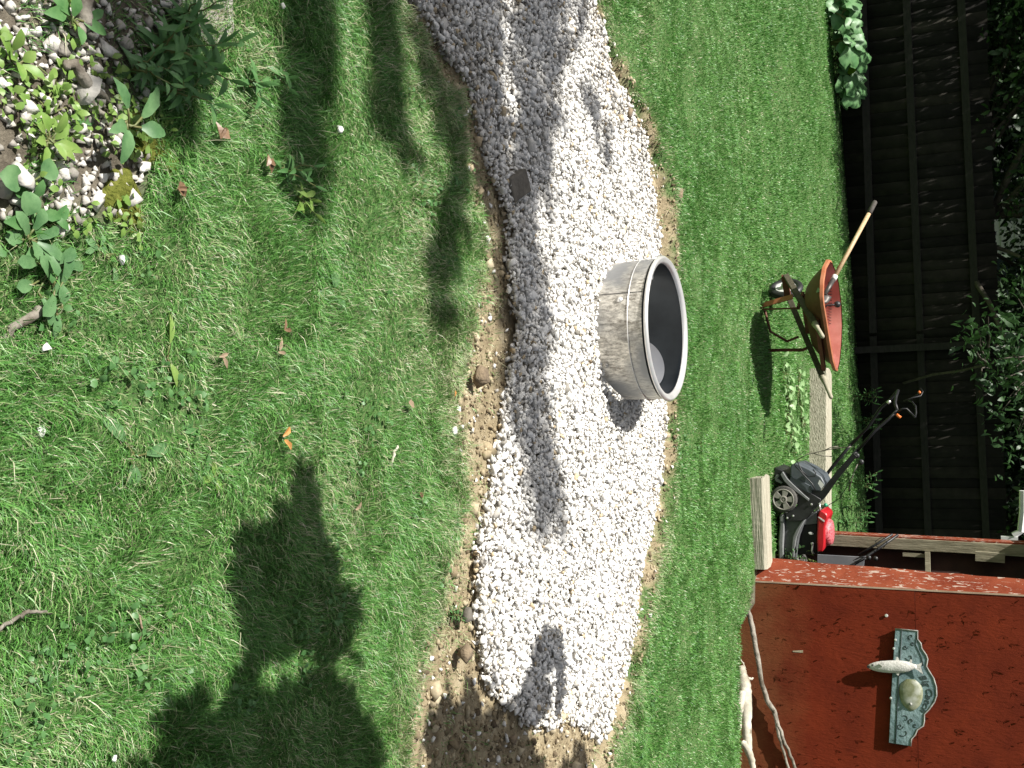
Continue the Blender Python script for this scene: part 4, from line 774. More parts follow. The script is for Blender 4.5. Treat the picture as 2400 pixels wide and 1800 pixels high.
# ------------------------------------------------------------------ trees
def leafcloud(name, C, size, mat_, nrm=None, parent=None, aspect=.5, seed=1, up=.4, shape=6):
    """each leaf is a small folded pointed blade of its own"""
    g = np.random.default_rng(seed); n = len(C); d = g.normal(size=(n,3)); d[:,2] -= .35; d /= np.linalg.norm(d, axis=1)[:,None]
    nn_ = g.normal(size=(n,3)); nn_[:,2] += up*3; x = np.cross(d, nn_); x /= np.linalg.norm(x, axis=1)[:,None]+1e-9; nz_ = np.cross(x, d)
    L_ = size*g.uniform(.6, 1.3, n); W_ = L_*aspect
    t = [(0,0,0), (.35,.5,.08), (.35,-.5,.08), (.7,.38,.06), (.7,-.38,.06), (1,0,-.08)]
    V = np.stack([C+d*(L_*a)[:,None]+x*(W_*b_)[:,None]+nz_*(L_*c)[:,None] for a, b_, c in t], 1).reshape(-1,3)
    o = (np.arange(n)*6)[:,None]; T = np.concatenate([o+np.array([[0,2,1]]), o+np.array([[3,4,5]])]); Q = o+np.array([[1,2,4,3]])
    ob = npmesh(name, V, [T, Q], mat_)
    if parent: ob.parent = parent; ob.matrix_parent_inverse = Matrix.Translation(-parent.location) if parent.type == 'EMPTY' else Matrix.Identity(4)
    return ob
def clumps(g, centers, rad, per):
    out = []
    for c, r_ in zip(centers, rad): out.append(np.asarray(c)+g.normal(size=(per,3))*r_*.5)
    return np.concatenate(out)
def limb(mb, p, q_, r0, r1, k=8, wob=.05):
    p = Vector(p); q_ = Vector(q_); pts = [p.lerp(q_, i/k)+Vector((random.gauss(0,wob),random.gauss(0,wob),random.gauss(0,wob)))*(0 if i in (0,) else 1)*(p-q_).length*.1 for i in range(k+1)]
    mb.tube(pts, [r0+(r1-r0)*i/k for i in range(k+1)], 9); return pts
g = np.random.default_rng(11)
# three trees behind the fence; their hanging leaves are the dark band over it and their crowns shade it
def backtree(name, x, y, label, crown, n, seed, r=.16, size=.11):
    t = thing(name, label, 'tree', (x, y, 0), None); g = np.random.default_rng(seed); random.seed(seed); mb = MB(); top = Vector((x+.1, y, 6)); tr = limb(mb, (x, y, -.1), top, r, r*.4, 10, .08)
    cx0, cx1, cy0, cy1, cz0, cz1 = crown
    cen = np.column_stack([g.uniform(cx0, cx1, n), g.uniform(cy0, cy1, n), cz0+(cz1-cz0)*g.random(n)**1.3])
    for c in cen[::max(1, n//26)]:
        z = min(max(c[2]*.6, 1.6), 5.5); i = int((z)/6.1*10); limb(mb, tr[min(i,10)], c, .05, .012, 6, .1)
    mb.obj('trunk', M_bark, t, smooth=True)
    P = clumps(g, cen, g.uniform(.35,.7,n), 60); P = P[(P[:,2] > 1.72+.10*np.sin(P[:,0]*5)) | (P[:,1] > 15.6)]
    leafcloud('crown', P, size, M_fol, parent=t, seed=seed, up=.8); return t
backtree('shade_tree', -1.98, 15.2, 'dark tree with a bare trunk rising just behind the fence', (-5.4, 0.4, 13.9, 17.5, 2.15, 6), 520, 21, r=.065)
backtree('shade_tree', -6.5, 16.0, 'dark leafy tree behind the left end of the fence', (-10,-3.6, 13.2, 17.5, 2.2, 6.5), 560, 22)
backtree('hedge_tree', -5.4, 19.5, 'dense dark evergreen mass standing behind the left half of the fence', (-9.5,-3.0, 18.2, 20.5, .6, 4.6), 420, 25, size=.2)
backtree('hedge_tree', .9, 20.5, 'dense dark evergreen mass behind the fence left of the shed', (-1.2, 4.8, 19.2, 21.5, .6, 4.6), 330, 26, size=.2)
backtree('shade_tree', 2.6, 17.2, 'dark leafy tree behind the fence beside the shed', (-1.2, 4.6, 14.5, 17.5, 2.15, 6), 480, 23)
# nearer leafy branch hanging in front of the fence
yt = thing('young_tree', 'leafy young tree with bright green leaves hanging before the fence', 'tree', (-.1, 14.2, 0)); random.seed(8); g = np.random.default_rng(8)
mb = MB(); tr = limb(mb, (.3, 15.7, 0), (-.2, 13.1, 2.6), .018, .012, 8, .05); tips = []
for px_, py_, Y in ((2320,742,12.6),(2290,770,12.4),(2300,800,12.3),(2265,800,12.5),(2290,830,12.4),(2330,810,12.2),(2320,860,12.4),(2300,880,12.6),(2340,900,12.6),(2370,780,12.3),(2380,860,12.3),(2365,930,12.7),(2385,700,12.5),(2350,960,12.8),(2385,1010,12.9),(2380,900,12.5),(2345,840,12.2),(2400,760,12.2),(2400,1080,13),(2370,1050,13.1)):
    e_ = Vector(PY(px_, py_, Y)); tips.append(e_); limb(mb, tr[5 if e_.z < 1.7 else 7], e_, .012, .004, 5, .08)
mb.obj('stem', M_bark, yt, smooth=True)
C = clumps(g, tips+[t+Vector((.1,.3,.35)) for t in tips], [.24]*len(tips)*2, 18); leafcloud('leaves', C, .105, M_folb, parent=yt, seed=9, aspect=.42, up=.9)

# overhanging branches whose shadows fall on the near lawn and the gravel
def shade_points(poly_px, n, h0, h1, seed, fringe=.0, keep=1.0, holes=()):
    g = np.random.default_rng(seed); poly = np.array([G(x, y, 0)[:2] for x, y in poly_px]); lo_, hi_ = poly.min(0), poly.max(0)
    P = g.uniform(lo_-.05, hi_+.05, (n*4, 2)); d = dpoly(P, poly)+(vnoise(P, .09, seed)-.5)*fringe+(vnoise(P, .035, seed+3)-.5)*fringe*1.2; m_ = d > .032
    for h in holes: hp = np.array([G(x, y, 0)[:2] for x, y in h]); m_ &= ~inpoly(P, hp)
    P = P[m_][:n]; z = g.uniform(h0, h1, len(P)); t = z/(-LD[2]); return np.column_stack([P[:,0]-LD[0]*t, P[:,1]-LD[1]*t, z])
sA = [(700,1100),(680,1150),(660,1185),(625,1205),(590,1230),(560,1290),(545,1330),(540,1420),(535,1500),(545,1560),(530,1620),(500,1650),(400,1680),(345,1700),(335,1800),(335,2100),(900,2100),(880,1820),(868,1750),(868,1690),(850,1650),(845,1600),(800,1610),(790,1570),(815,1530),(820,1480),(828,1450),(800,1400),(785,1330),(780,1290),(760,1250),(745,1215),(732,1165),(715,1110)]
hA = [[(580,1560),(620,1530),(650,1545),(690,1490),(750,1520),(800,1555),(795,1605),(700,1615),(690,1650),(640,1640),(600,1680),(575,1620)], [(670,1250),(700,1240),(730,1290),(720,1340),(690,1330)]]
sB = [(1158,1560),(1130,1580),(1112,1630),(1070,1640),(1045,1670),(1035,1720),(1045,1800),(1070,2000),(1300,2000),(1300,1800),(1290,1740),(1240,1700),(1215,1690),(1210,1640),(1170,1650),(1165,1600)]
sB2 = [(1295,1475),(1270,1510),(1250,1560),(1235,1600),(1220,1640),(1210,1700),(1262,1710),(1280,1650),(1300,1620),(1275,1590),(1300,1560),(1310,1555),(1315,1590),(1320,1620),(1305,1680),(1315,1700),(1335,1600),(1330,1540),(1320,1500),(1305,1470)]
sB3 = [(1385,1700),(1375,1730),(1340,1760),(1330,2000),(1405,2000),(1400,1800),(1395,1750)]
ot = thing('overhanging_tree', 'leafy tree whose low branches reach over the near lawn from the right', 'tree', (1.6, .4, 0)); random.seed(31)
PA = shade_points(sA, 9500, 2.35, 2.7, 31, .08, holes=hA); PB = np.concatenate([shade_points(sB, 5000, 2.4, 2.75, 32, .08), shade_points(sB2, 3000, 2.4, 2.65, 33, .05), shade_points(sB3, 450, 2.4, 2.7, 34, .03)])
leafcloud('crown', np.concatenate([PA, PB]), .062, M_fol, parent=ot, seed=5, up=1.2, aspect=.6)
mb = MB(); tr = limb(mb, (2.6, -.9, -.1), (2.2, .2, 3.3), .11, .07, 10, .1)
for tgt in (PA[PA[:,0].argmin()], PA.mean(0), PA[5], PB.mean(0), PB[PB[:,0].argmin()], PB[9]): limb(mb, tr[8], tgt, .03, .006, 8, .12)
mb.obj('trunk', M_bark, ot, smooth=True)
tt = thing('tall_tree', 'tall tree left of the camera whose high branches shade the gravel softly', 'tree', (-6.5, 1.0, 0)); random.seed(41)
soft = [([(735,-160),(690,-160),(672,0),(668,250),(690,420),(720,520),(742,500),(740,300),(738,0)], 420, 7, 8.4, 41),
        ([(1095,120),(1050,100),(1020,-160),(940,-160),(950,50),(975,150),(1010,330),(1035,450),(1010,560),(1000,700),(1020,800),(1045,790),(1070,600),(1090,400)], 480, 6.5, 8, 42),
        ([(985,-160),(1000,60),(1070,150),(1110,230),(1125,420),(1150,520),(1180,500),(1200,380),(1210,300),(1180,200),(1180,100),(1160,-160)], 1100, 6.5, 8, 43),
        ([(1215,-160),(1225,60),(1260,150),(1300,200),(1340,260),(1300,330),(1280,440),(1230,420),(1220,300),(1380,-160)], 700, 6.5, 8.5, 44),
        ([(1190,60),(1225,420),(1260,480),(1330,480),(1300,300),(1350,130),(1395,60),(1390,-160),(1240,-160)], 380, 6.5, 8.5, 45),
        ([(1380,200),(1395,270),(1420,360),(1440,440),(1455,430),(1440,330),(1410,230)], 80, 6, 7, 46),
        ([(1190,640),(1200,800),(1210,950),(1230,1100),(1250,1240),(1290,1290),(1330,1230),(1335,1130),(1300,980),(1270,850),(1240,720)], 300, 9, 11, 47),
        ([(1130,380),(1180,520),(1195,640),(1215,760),(1290,860),(1300,760),(1290,640),(1270,520),(1240,420)], 260, 9, 11, 50),
        ([(860,150),(880,330),(940,420),(960,330),(920,200),(900,60)], 110, 6.5, 8, 48),
        ([(235,-160),(225,90),(260,200),(300,260),(370,300),(430,250),(440,120),(400,-160)], 420, 5, 6.5, 49)]
PC = np.concatenate([shade_points(p, n, a, b_, s_, .1) for p, n, a, b_, s_ in soft]); leafcloud('crown', PC, .105, M_fol, parent=tt, seed=6, up=1.2, aspect=.6)
mb = MB(); tr = limb(mb, (-7.2, .9, -.1), (-6.2, 1.4, 8.5), .2, .1, 12, .06)
for k in range(0, len(PC), 260): limb(mb, tr[8+k % 4], PC[k], .035, .008, 8, .08)
mb.obj('trunk', M_bark, tt, smooth=True)

# neighbour's house seen between the leaves
M_sid = mat('grey_house_siding', (.28,.28,.27), (.34,.34,.33), scale=2, rough=.8); M_roof = mat('grey_roof_shingles', (.10,.10,.10), (.17,.16,.15), scale=20, rough=.95)
Yh = 27; h0 = Vector(PY(2350, 430, Yh)); ho = thing('house', 'grey sided neighbouring house with white trim, glimpsed over the fence', 'house', (h0.x+4, Yh, 0))
mb = MB(); zr = 3.3
for k in range(22):
    z = k*.15; mb.add([(h0.x, Yh, z), (h0.x+8, Yh, z), (h0.x+8, Yh-.02, z+.0), (h0.x, Yh-.02, z), (h0.x, Yh, z+.15), (h0.x+8, Yh, z+.15)], [(3,2,5,4), (0,3,4), (1,5,2), (0,1,2,3)])
mb.box((h0.x+4, Yh+2.52, 1.65), (7.98, 5, 3.3)); mb.obj('wall', M_sid, ho)
mb = MB(); mb.box((h0.x, Yh-.03, 1.65), (.16, .06, 3.3)); mb.box((h0.x+4, Yh-.05, 3.3), (8.4, .1, .2)); mb.obj('trim', M_white, ho)
mb = MB(); a = [(h0.x-.4, Yh-.4, 3.38), (h0.x+8.4, Yh-.4, 3.38), (h0.x+8.4, Yh+5.6, 3.38), (h0.x-.4, Yh+5.6, 3.38), (h0.x-.4, Yh+2.6, 5.4), (h0.x+8.4, Yh+2.6, 5.4)]; mb.add(a, [(0,1,5,4),(2,3,4,5),(1,2,5),(3,0,4),(3,2,1,0)]); mb.obj('roof', M_roof, ho)
mb = MB(); mb.box((h0.x+2.2, Yh-.05, 1.9), (1.1, .06, 1.2)); f_ = mb.obj('window', M_white, ho); mb = MB(); mb.box((h0.x+2.2, Yh-.085, 1.9), (.95, .02, 1.05)); mb.obj('pane', mat('dark_glass', (.02,.025,.03), rough=.08), f_)

# ------------------------------------------------------------------ plants
def weed(px, py, n, L_, W_, m_, label, name='weed', cat='weed', shape='lance', tilt=.5, z=0, droop=.35, seg=5, stems=True, wav=.05, spread=.012, group=None, seed=None, hgt=0):
    random.seed(seed if seed is not None else int(px*7+py)); p = Vector(G(px, py, 0)); p.z = gz(p.x, p.y)+z; t = thing(name, label, cat, p, group); mb = MB(); ms = MB()
    for k in range(n):
        a = 2*math.pi*k/n+random.uniform(-.4,.4); e_ = tilt*random.uniform(.5,1.4); d_ = Vector((math.cos(a)*math.cos(e_), math.sin(a)*math.cos(e_), math.sin(e_))); l = L_*random.uniform(.7,1.2)
        zz = hgt*random.random(); b0 = p+Vector((random.uniform(-spread,spread), random.uniform(-spread,spread), .004+zz)); st = l*.35
        b1 = b0+d_*st; ms.tube([p+Vector((0,0,.003)), (p+b0)/2+Vector((0,0,.004)), b0+d_*st*.3, b1], .0016+L_*.012, 5)
        mb.leaf(b1, d_, (0,0,1), l, W_*random.uniform(.8,1.2), seg, droop, .22, shape, wav)
    mb.obj('leaves', m_, t, smooth=True); ms.obj('stems', M_stem, t, smooth=True); return t
def tallweed(px, py, h, n, L_, W_, m_, label, lean=(0,0), base=0, name='weed', cat='weed', Y=None, branches=1, shape='lance', seed=0):
    random.seed(seed+int(px+py*3)); p = Vector(G(px, py, 0)); p.z = gz(p.x, p.y); t = thing(name, label, cat, p); mb = MB(); ms = MB()
    for b_ in range(branches):
        ph = 2*math.pi*b_/max(1,branches)+random.random(); ll = Vector((lean[0]+(.35*math.cos(ph) if branches > 1 else 0), lean[1]+(.35*math.sin(ph) if branches > 1 else 0), 0)); hh = h*random.uniform(.75,1.1)
        pts = [p+Vector((0,0,hh*k/6))+ll*hh*(k/6)**1.5+Vector((random.gauss(0,.004),random.gauss(0,.004),0)) for k in range(7)]; ms.tube(pts, [.0035*(1-k*.11) for k in range(7)], 5)
        for k in range(n):
            tt_ = base+(1-base)*(k+.5)/n; q_ = pts[min(5, int(tt_*6))].lerp(pts[min(6, int(tt_*6)+1)], tt_*6 % 1); a = 2.4*k+ph; e_ = random.uniform(.1,.7); d_ = Vector((math.cos(a)*math.cos(e_), math.sin(a)*math.cos(e_), math.sin(e_)))
            mb.leaf(q_, d_, (0,0,1), L_*random.uniform(.7,1.15)*(1.1-.4*tt_), W_*random.uniform(.8,1.2), 4, .45, .2, shape, .04)
        mb.leaf(pts[-1], ll+Vector((0,0,1)), (0,1,0), L_*.7, W_*.7, 4, .1, .2, shape)
    mb.obj('leaves', m_, t, smooth=True); ms.obj('stem', M_stem, t, smooth=True); return t
# near corner
weed(237, 302, 5, .085, .036, M_weedC, 'large weed with five broad toothed leaves over the pebbles', tilt=.45, z=.06, hgt=.01, wav=.16, seg=9, seed=4)
weed(85, 335, 10, .05, .022, M_weedB, 'bright yellow-green leafy weed at the near edge of the pebbles', tilt=.6, z=.02, wav=.15, seg=7)
weed(40, 430, 3, .05, .042, M_weedC, 'low weed with two broad round leaves at the near photo edge', tilt=.3, shape='round', z=.02)
weed(20, 140, 6, .05, .024, M_weedB, 'small yellow-green weed beside the largest near pebble', tilt=.7)
weed(150, 60, 6, .06, .03, M_weedA, 'green weed by the top end of the dead branch', tilt=.5, z=.02, wav=.12)
weed(120, 200, 11, .03, .018, M_weedB, 'fine yellowish chickweed clump left of the dead branch', tilt=.4, spread=.05)
weed(110, 270, 12, .03, .018, M_weedB, 'fine chickweed clump in the middle of the pebbles', tilt=.4, spread=.06)
weed(190, 250, 10, .035, .02, M_weedA, 'soft green low weed around the dead branch fork', tilt=.4, spread=.05, wav=.1)
weed(60, 560, 9, .06, .032, M_weedC, 'dandelion clump with broad leaves at the lower edge of the pebbles', tilt=.5, shape='spoon', wav=.14, seg=8)
weed(105, 640, 10, .058, .034, M_weedC, 'spreading broadleaf weed with spoon-shaped leaves near the dark stick', tilt=.45, shape='spoon', wav=.1, seg=7, spread=.04)
weed(130, 720, 2, .055, .03, M_weedC, 'single blue-green leaf pair pointing at the dark stick', tilt=.3, shape='lance', seed=3)
weed(70, 500, 8, .06, .026, M_weedA, 'medium green weed between pebbles and grass', tilt=.6, wav=.12, spread=.03)
weed(230, 600, 7, .035, .02, M_weedC, 'small broadleaf weed at the tip of the pebble corner', tilt=.4, shape='spoon', spread=.03)
tallweed(345, 120, .13, 7, .085, .017, M_weedA, 'tall weed with long narrow leaves over the shaded soil', branches=5, seed=1)
tallweed(400, 50, .12, 7, .07, .016, M_weedA, 'bushy narrow-leaved weed against the flat stone', branches=4, seed=2)
tallweed(420, 160, .14, 6, .09, .018, M_weedA, 'narrow-leaved weed rising beside the flat stone, nearest the lawn', branches=4, seed=3)
tallweed(300, 170, .09, 6, .055, .015, M_weedC, 'dark shaded weed behind the dead branch', branches=4, seed=4)
tallweed(370, 220, .12, 6, .08, .016, M_weedA, 'pointed-leaved weed below the shaded soil patch', branches=3, seed=5)
tallweed(560, 190, .06, 6, .07, .017, M_weedA, 'sprawling narrow-leaved sprout in the grass near the flat stone', branches=3, lean=(.5,.2), seed=6)
tallweed(630, 180, .05, 5, .055, .016, M_weedA, 'small sprout at the edge of the soft shadow band', branches=2, lean=(.4,.2), seed=7)
tallweed(650, 400, .08, 5, .055, .014, M_weedA, 'upright sprout with pale narrow leaves beside the curled brown leaf', branches=3, lean=(.2,.3), seed=8)
tallweed(690, 460, .05, 5, .06, .017, M_weedB, 'low sprout with three narrow leaves lower in the lawn', branches=2, lean=(.6,.1), seed=9)
weed(500, 1115, 4, .045, .026, M_weedB, 'bright light-green seedling above the pointed shadow', tilt=.3)
weed(470, 1135, 3, .045, .022, M_weedC, 'small seedling with round leaves just left of the bright one', tilt=.2, shape='spoon')
weed(785, 690, 2, .045, .040, M_weedC, 'round pale leaf plant in the middle of the lawn', tilt=.25, shape='round')
weed(305, 1065, 3, .085, .035, M_weedC, 'broad dandelion leaf lying in the near lawn', tilt=.15, wav=.12, seg=7)
weed(385, 835, 2, .065, .022, M_weedB, 'single yellowish leaf blade standing in the lawn', tilt=.3)
weed(480, 1030, 3, .07, .022, M_weedA, 'jagged dandelion leaf in the centre of the near lawn', tilt=.15, wav=.2, seg=8)
weed(1125, 765, 4, .035, .03, M_weedC, 'tiny round-leaved weed on the near soil edge of the trench', tilt=.5, shape='round')
weed(1640, 1100-60, 4, .06, .03, M_weedC, 'pale broadleaf weed at the far soil edge of the gravel', tilt=.5, shape='spoon')
tallweed(1090, 1440, .05, 7, .04, .006, M_weedA, 'grassy tuft overhanging the near gravel edge', branches=5, seed=10)
# round-leaved plants by the fence
M_round = leafmat('round_leaf_green', (.10,.25,.09), (.17,.34,.13), trans=.25, scale=12)
for k, (px, py, lab) in enumerate(((1935,18,'round-leaved plant cut by the photo edge beside the fence'),(1940,60,'round-leaved plant second from the photo edge by the fence'),(1943,100,'round-leaved plant in the middle of the patch by the fence'),(1950,145,'round-leaved plant with one bright yellow-green leaf by the fence'),(1955,190,'round-leaved plant with the largest leaves in the patch'),(1958,222,'last small round-leaved plant of the patch, nearest the wheelbarrow'))):
    random.seed(60+k); p = Vector(G(px, py, 0)); t = thing('broadleaf_plant', lab, 'plant', p, 'round-leaved plants along the fence'); mb = MB(); ms = MB()
    for j in range(11 if k < 5 else 6):
        a = random.uniform(0, 6.28); rr = random.uniform(.05,.30)*(1 if k < 5 else .6); h_ = random.uniform(.08,.38)*(1 if k < 5 else .7); c_ = p+Vector((math.cos(a)*rr, math.sin(a)*rr*.8, h_)); nrm = Vector((random.uniform(-.5,.3), -random.uniform(.3,1.1), random.uniform(.6,1.2))).normalized(); R_ = random.uniform(.085,.15)
        ms.tube([p, p.lerp(c_, .5)+Vector((0,0,.03)), c_], .006, 5); u_ = nrm.orthogonal().normalized(); v_ = nrm.cross(u_); vs = [c_]; m_ = 16; a0 = random.random()*6
        for i in range(m_): q_ = 2*math.pi*i/m_; rad_ = R_*(1+.09*math.cos(5*q_+a0)-.45*math.exp(-(((q_-a0+math.pi) % 6.283-math.pi)/.3)**2)); vs.append(c_+(u_*math.cos(q_)+v_*math.sin(q_))*rad_*.55+nrm*.012)
        for i in range(m_): q_ = 2*math.pi*i/m_; rad_ = R_*(1+.09*math.cos(5*q_+a0)-.6*math.exp(-(((q_-a0+math.pi) % 6.283-math.pi)/.3)**2)); vs.append(c_+(u_*math.cos(q_)+v_*math.sin(q_))*rad_+nrm*random.uniform(-.02,.012))
        mb.add(vs, [(0, 1+i, 1+(i+1)%m_) for i in range(m_)]+[(1+i, 1+m_+i, 1+m_+(i+1)%m_, 1+(i+1)%m_) for i in range(m_)])
    mb.obj('leaves', M_round, t, smooth=True); ms.obj('stems', M_stem, t, smooth=True)
    if k == 3:
        mb = MB(); c_ = Vector(PY(1995,160,p.y+.1)); u_ = Vector((1,0,0)); v_ = Vector((0,-.4,.9)); vs = [c_]+[c_+u_*math.cos(q_*.393)*.075+v_*math.sin(q_*.393)*.085 for q_ in range(16)]; mb.add(vs, [(0,1+i,1+(i+1)%16) for i in range(16)]); o = mb.obj('young_leaf', leafmat('lime_leaf', (.22,.38,.02), (.3,.45,.04), trans=.5), t)
# weeds along the fence and by the timbers
fw_ = [(2015,890,.42,'tall leafy weed at the fence foot behind the timber'),(2010,850,.35,'bushy weed by the fence just right of the wheelbarrow'),(2000,930,.30,'weed tuft between timber and fence'),(2005,990,.28,'thin weed behind the middle of the long timber'),(1985,365,.22,'sparse weed at the dark fence foot, left part'),(1990,1130,.34,'seedy weed behind the mower handle'),(1975,1190,.34,'tall weed behind the red engine cover'),(1965,1225,.30,'weed against the bare shed post')]
for k, (px, py, h, lab) in enumerate(fw_): tallweed(px, py, h, 8, .11, .03, M_weedA if k != 4 else M_weedC, lab, branches=7, base=.15, seed=20+k)
vs_ = [(1838,885,'pale vine leaves on the lawn under the wheelbarrow handles'),(1845,920,'pale vine leaves between wheelbarrow and timber'),(1852,960,'pale vine leaves in front of the long timber'),(1845,1005,'small pale weed at the timber edge'),(1855,1040,'broad-leaved weed nearest the mower in the lawn'),(1872,905,'pale leaf clump tight against the left end of the long timber'),(1878,965,'pale leaf clump against the middle of the long timber')]
M_vine = leafmat('pale_vine_leaf', (.24,.42,.16), (.36,.52,.26), trans=.25, scale=10)
for k, (px, py, lab) in enumerate(vs_): weed(px, py, 15, .09, .055, M_vine, lab, tilt=.7, spread=.18, wav=.12, seed=90+k)
tallweed(1815, 1300, .22, 6, .06, .03, M_weedC, 'leafy weed sprouting between mower and red shed', branches=6, base=.3, seed=40); tallweed(1822, 1290, .32, 9, .035, .010, M_weedB, 'seedy stalks growing beside the mower deck', branches=6, base=.3, seed=41)
random.seed(2); tw = thing('bare_twig_weed', 'bare brown twiggy stalk beside the mower, over the timber', 'weed', G(1880, 1085, 0))
for pts in ([(1868,1078),(1890,1066),(1905,1062),(1930,1056),(1962,1050),(1995,1047)], [(1905,1062),(1925,1068),(1950,1070)], [(1930,1057),(1948,1048),(1965,1046)], [(2010,1088),(2000,1110),(1990,1150)]):
    mb = MB(); mb.tube([Vector(PY(x, y, 8.95)) for x, y in pts], .004, 6); mb.obj('twig', M_stick, tw, smooth=True)

# moss, flat stone, dead branch, sticks, leaves, loose stones
def mound(px, py, rx, ry, h, m_, name, label, cat, seed=0):
    random.seed(seed); p = Vector(G(px, py, 0)); p.z = gz(p.x, p.y); mb = MB(); n = 26; rings = 7; vs = [p+Vector((0,0,h))]; ph = [random.uniform(0,6) for _ in range(4)]
    for i in range(1, rings+1):
        for j in range(n): a = 2*math.pi*j/n; k = 1+.16*math.sin(2*a+ph[0])+.12*math.sin(3*a+ph[1])+.07*math.sin(7*a+ph[2]); f = i/rings; vs.append(p+Vector((math.cos(a)*rx*f*k, math.sin(a)*ry*f*k, h*(1-f**2.2)*random.uniform(.7,1.15)-(.012 if i == rings else 0))))
    fs = [(0,1+j,1+(j+1)%n) for j in range(n)]+[(1+(i-1)*n+j, 1+i*n+j, 1+i*n+(j+1)%n, 1+(i-1)*n+(j+1)%n) for i in range(1,rings) for j in range(n)]
    mb.add(vs, fs); return tag(mb.obj(name, m_, smooth=True), label, cat)
mound(355, 355, .05, .09, .016, M_moss, 'moss_patch', 'olive moss patch under the broad-leaved weed', 'moss', 1); mound(285, 475, .085, .06, .018, M_moss, 'moss_patch', 'largest olive moss patch at the corner of the pebbles', 'moss', 2); mound(310, 285, .03, .03, .012, M_moss, 'moss_patch', 'smallest moss patch among pale pebbles', 'moss', 3)
mb = MB(); sp = [Vector(G(x, y, .012)) for x, y in ((405,-60),(410,30),(455,60),(500,110),(545,70),(540,-60))]; mb.add(sp+[v-Vector((0,0,.04)) for v in sp], [tuple(range(6)), tuple(range(11,5,-1))]+[(i,(i+1)%6,6+(i+1)%6,6+i) for i in range(6)])
tag(mb.obj('flat_stone', mat('grey_pink_stone', (.30,.27,.25), (.40,.37,.35), scale=12, rough=.85, bump=.2), bevel=.006), 'flat grey-pink stone slab set in the ground at the photo edge', 'stone')
db = thing('dead_branch', 'dead bark branch lying across the pebbles and weeds', 'branch', G(195,150,.02))
stick('stem', [G(205,-30,.03), G(200,40,.03), G(184,75,.028)], [.013,.015,.012], M_stick, None, None, parent=db); stick('twig', [G(186,70,.028), G(192,95,.022), G(205,112,.015)], [.008,.006,.004], M_stick, None, None, parent=db)
dc = thing('dead_branch', 'short forked dead branch with pale broken end among the weeds', 'branch', G(195,185,.02))
stick('stem', [G(152,160,.035), G(172,150,.035), G(195,185,.03), G(225,215,.025), G(258,240,.018)], [.008,.011,.0125,.010,.005], M_stick, None, None, parent=dc); stick('twig', [G(205,195,.03), G(212,225,.02), G(230,260,.015), G(245,275,.012)], [.008,.007,.006,.004], M_stick, None, None, parent=dc)
stick('stick', [G(5,795,.012), G(40,765,.016), G(80,735,.018), G(108,712,.014)], [.005,.009,.010,.007], M_stick, 'dark short stick in the grass below the broadleaf weeds', 'stick')
stick('stick', [G(-20,1490,.01), G(25,1460,.02), G(55,1438,.03), G(85,1432,.03), G(120,1438,.02)], [.0035,.004,.004,.0035,.002], M_stick, 'pale curved stick in the grass at the near photo edge', 'stick')
stick('twig', [G(1010,750,.0), G(1000,760,.0)], [.001,.001], M_log, None, None) if False else None
stick('twig', [G(918,1090,.012), G(924,1065,.02), G(931,1045,.02)], [.0035,.005,.004], M_log, 'short straw-coloured twig in the lawn by the soil edge', 'twig')
stick('stalk', [G(329,1440,.02), G(332,1475,.025), G(325,1510,.02)], [.002,.0025,.0015], M_leaffaded, 'pale dry grass stalk left of the large dark shadow', 'stalk')
def dryleaf(px, py, L_, W_, m_, label, rz=0, curl=.3, parts=1, seed=1, name='fallen_leaf'):
    random.seed(seed); p = Vector(G(px, py, 0)); p.z = gz(p.x, p.y)+.03; mb = MB()
    for k in range(parts):
        a = rz+k*1.2; mb.leaf(p+Vector((random.uniform(-.01,.01),random.uniform(-.01,.01),0)), (math.cos(a), math.sin(a), .2), (random.uniform(-.3,.3),random.uniform(-.3,.3),1), L_, W_, 6, .3, curl, 'lance', .25)
    return tag(mb.obj(name, m_), label, 'leaf')
dryleaf(485, 330, .042, .03, M_leafdry, 'large curled tan leaf in the grass by the moss', 2.2, .6, 2)
dryleaf(600, 385, .035, .02, M_leafdry, 'crumpled brown leaf beside the upright sprout', .4, .6, 3); dryleaf(383, 450, .032, .024, M_leafdry, 'curled reddish leaf on the moss edge', 1, .7, 2)
dryleaf(640, 1030, .045, .018, M_leaforange, 'bright orange curled leaf in the middle of the lawn', .9, .5, 2, 5); dryleaf(640, 770, .035, .012, M_leafdry, 'small rusty dried flower head in the lawn', 1.6, .2, 2, 6); dryleaf(632, 830, .04, .012, M_leaffaded, 'dry brown seed head below the rusty one', 1.5, .2, 2, 7)
dryleaf(1042, 920, .022, .018, M_leaforange, 'small bright orange leaf at the edge of the bare soil', 0, .2, 1, 8); dryleaf(938, 945, .045, .03, M_leaffaded, 'faded grey-brown oval leaf in the lawn', 1.3, .15, 1, 9)
dryleaf(964, 1155, .03, .018, M_leafdry, 'small reddish-brown leaf in the lawn above the shadow', 1, .3, 1, 10); dryleaf(812, 1195, .045, .02, M_leaffaded, 'pinkish tan leaf just right of the shadow tip', 2, .3, 1, 11); dryleaf(490, 835, .04, .012, M_leaffaded, 'dark dry plant scrap in the near lawn', .6, .3, 2, 12)
def rock(px, py, s_, label, m_=M_stone, seed=1, z=0, name='stone', fl=.75):
    V, F = proto_stone(seed, fl); p = G(px, py, 0); V = V*s_*np.array([1,1,.8])+np.array([p[0], p[1], gz(p[0], p[1])+s_*.2+z]); o = npmesh(name, V, [F], m_, attrs={'rnd': np.full(len(V), random.uniform(.55,.9))}); return tag(o, label, 'stone')
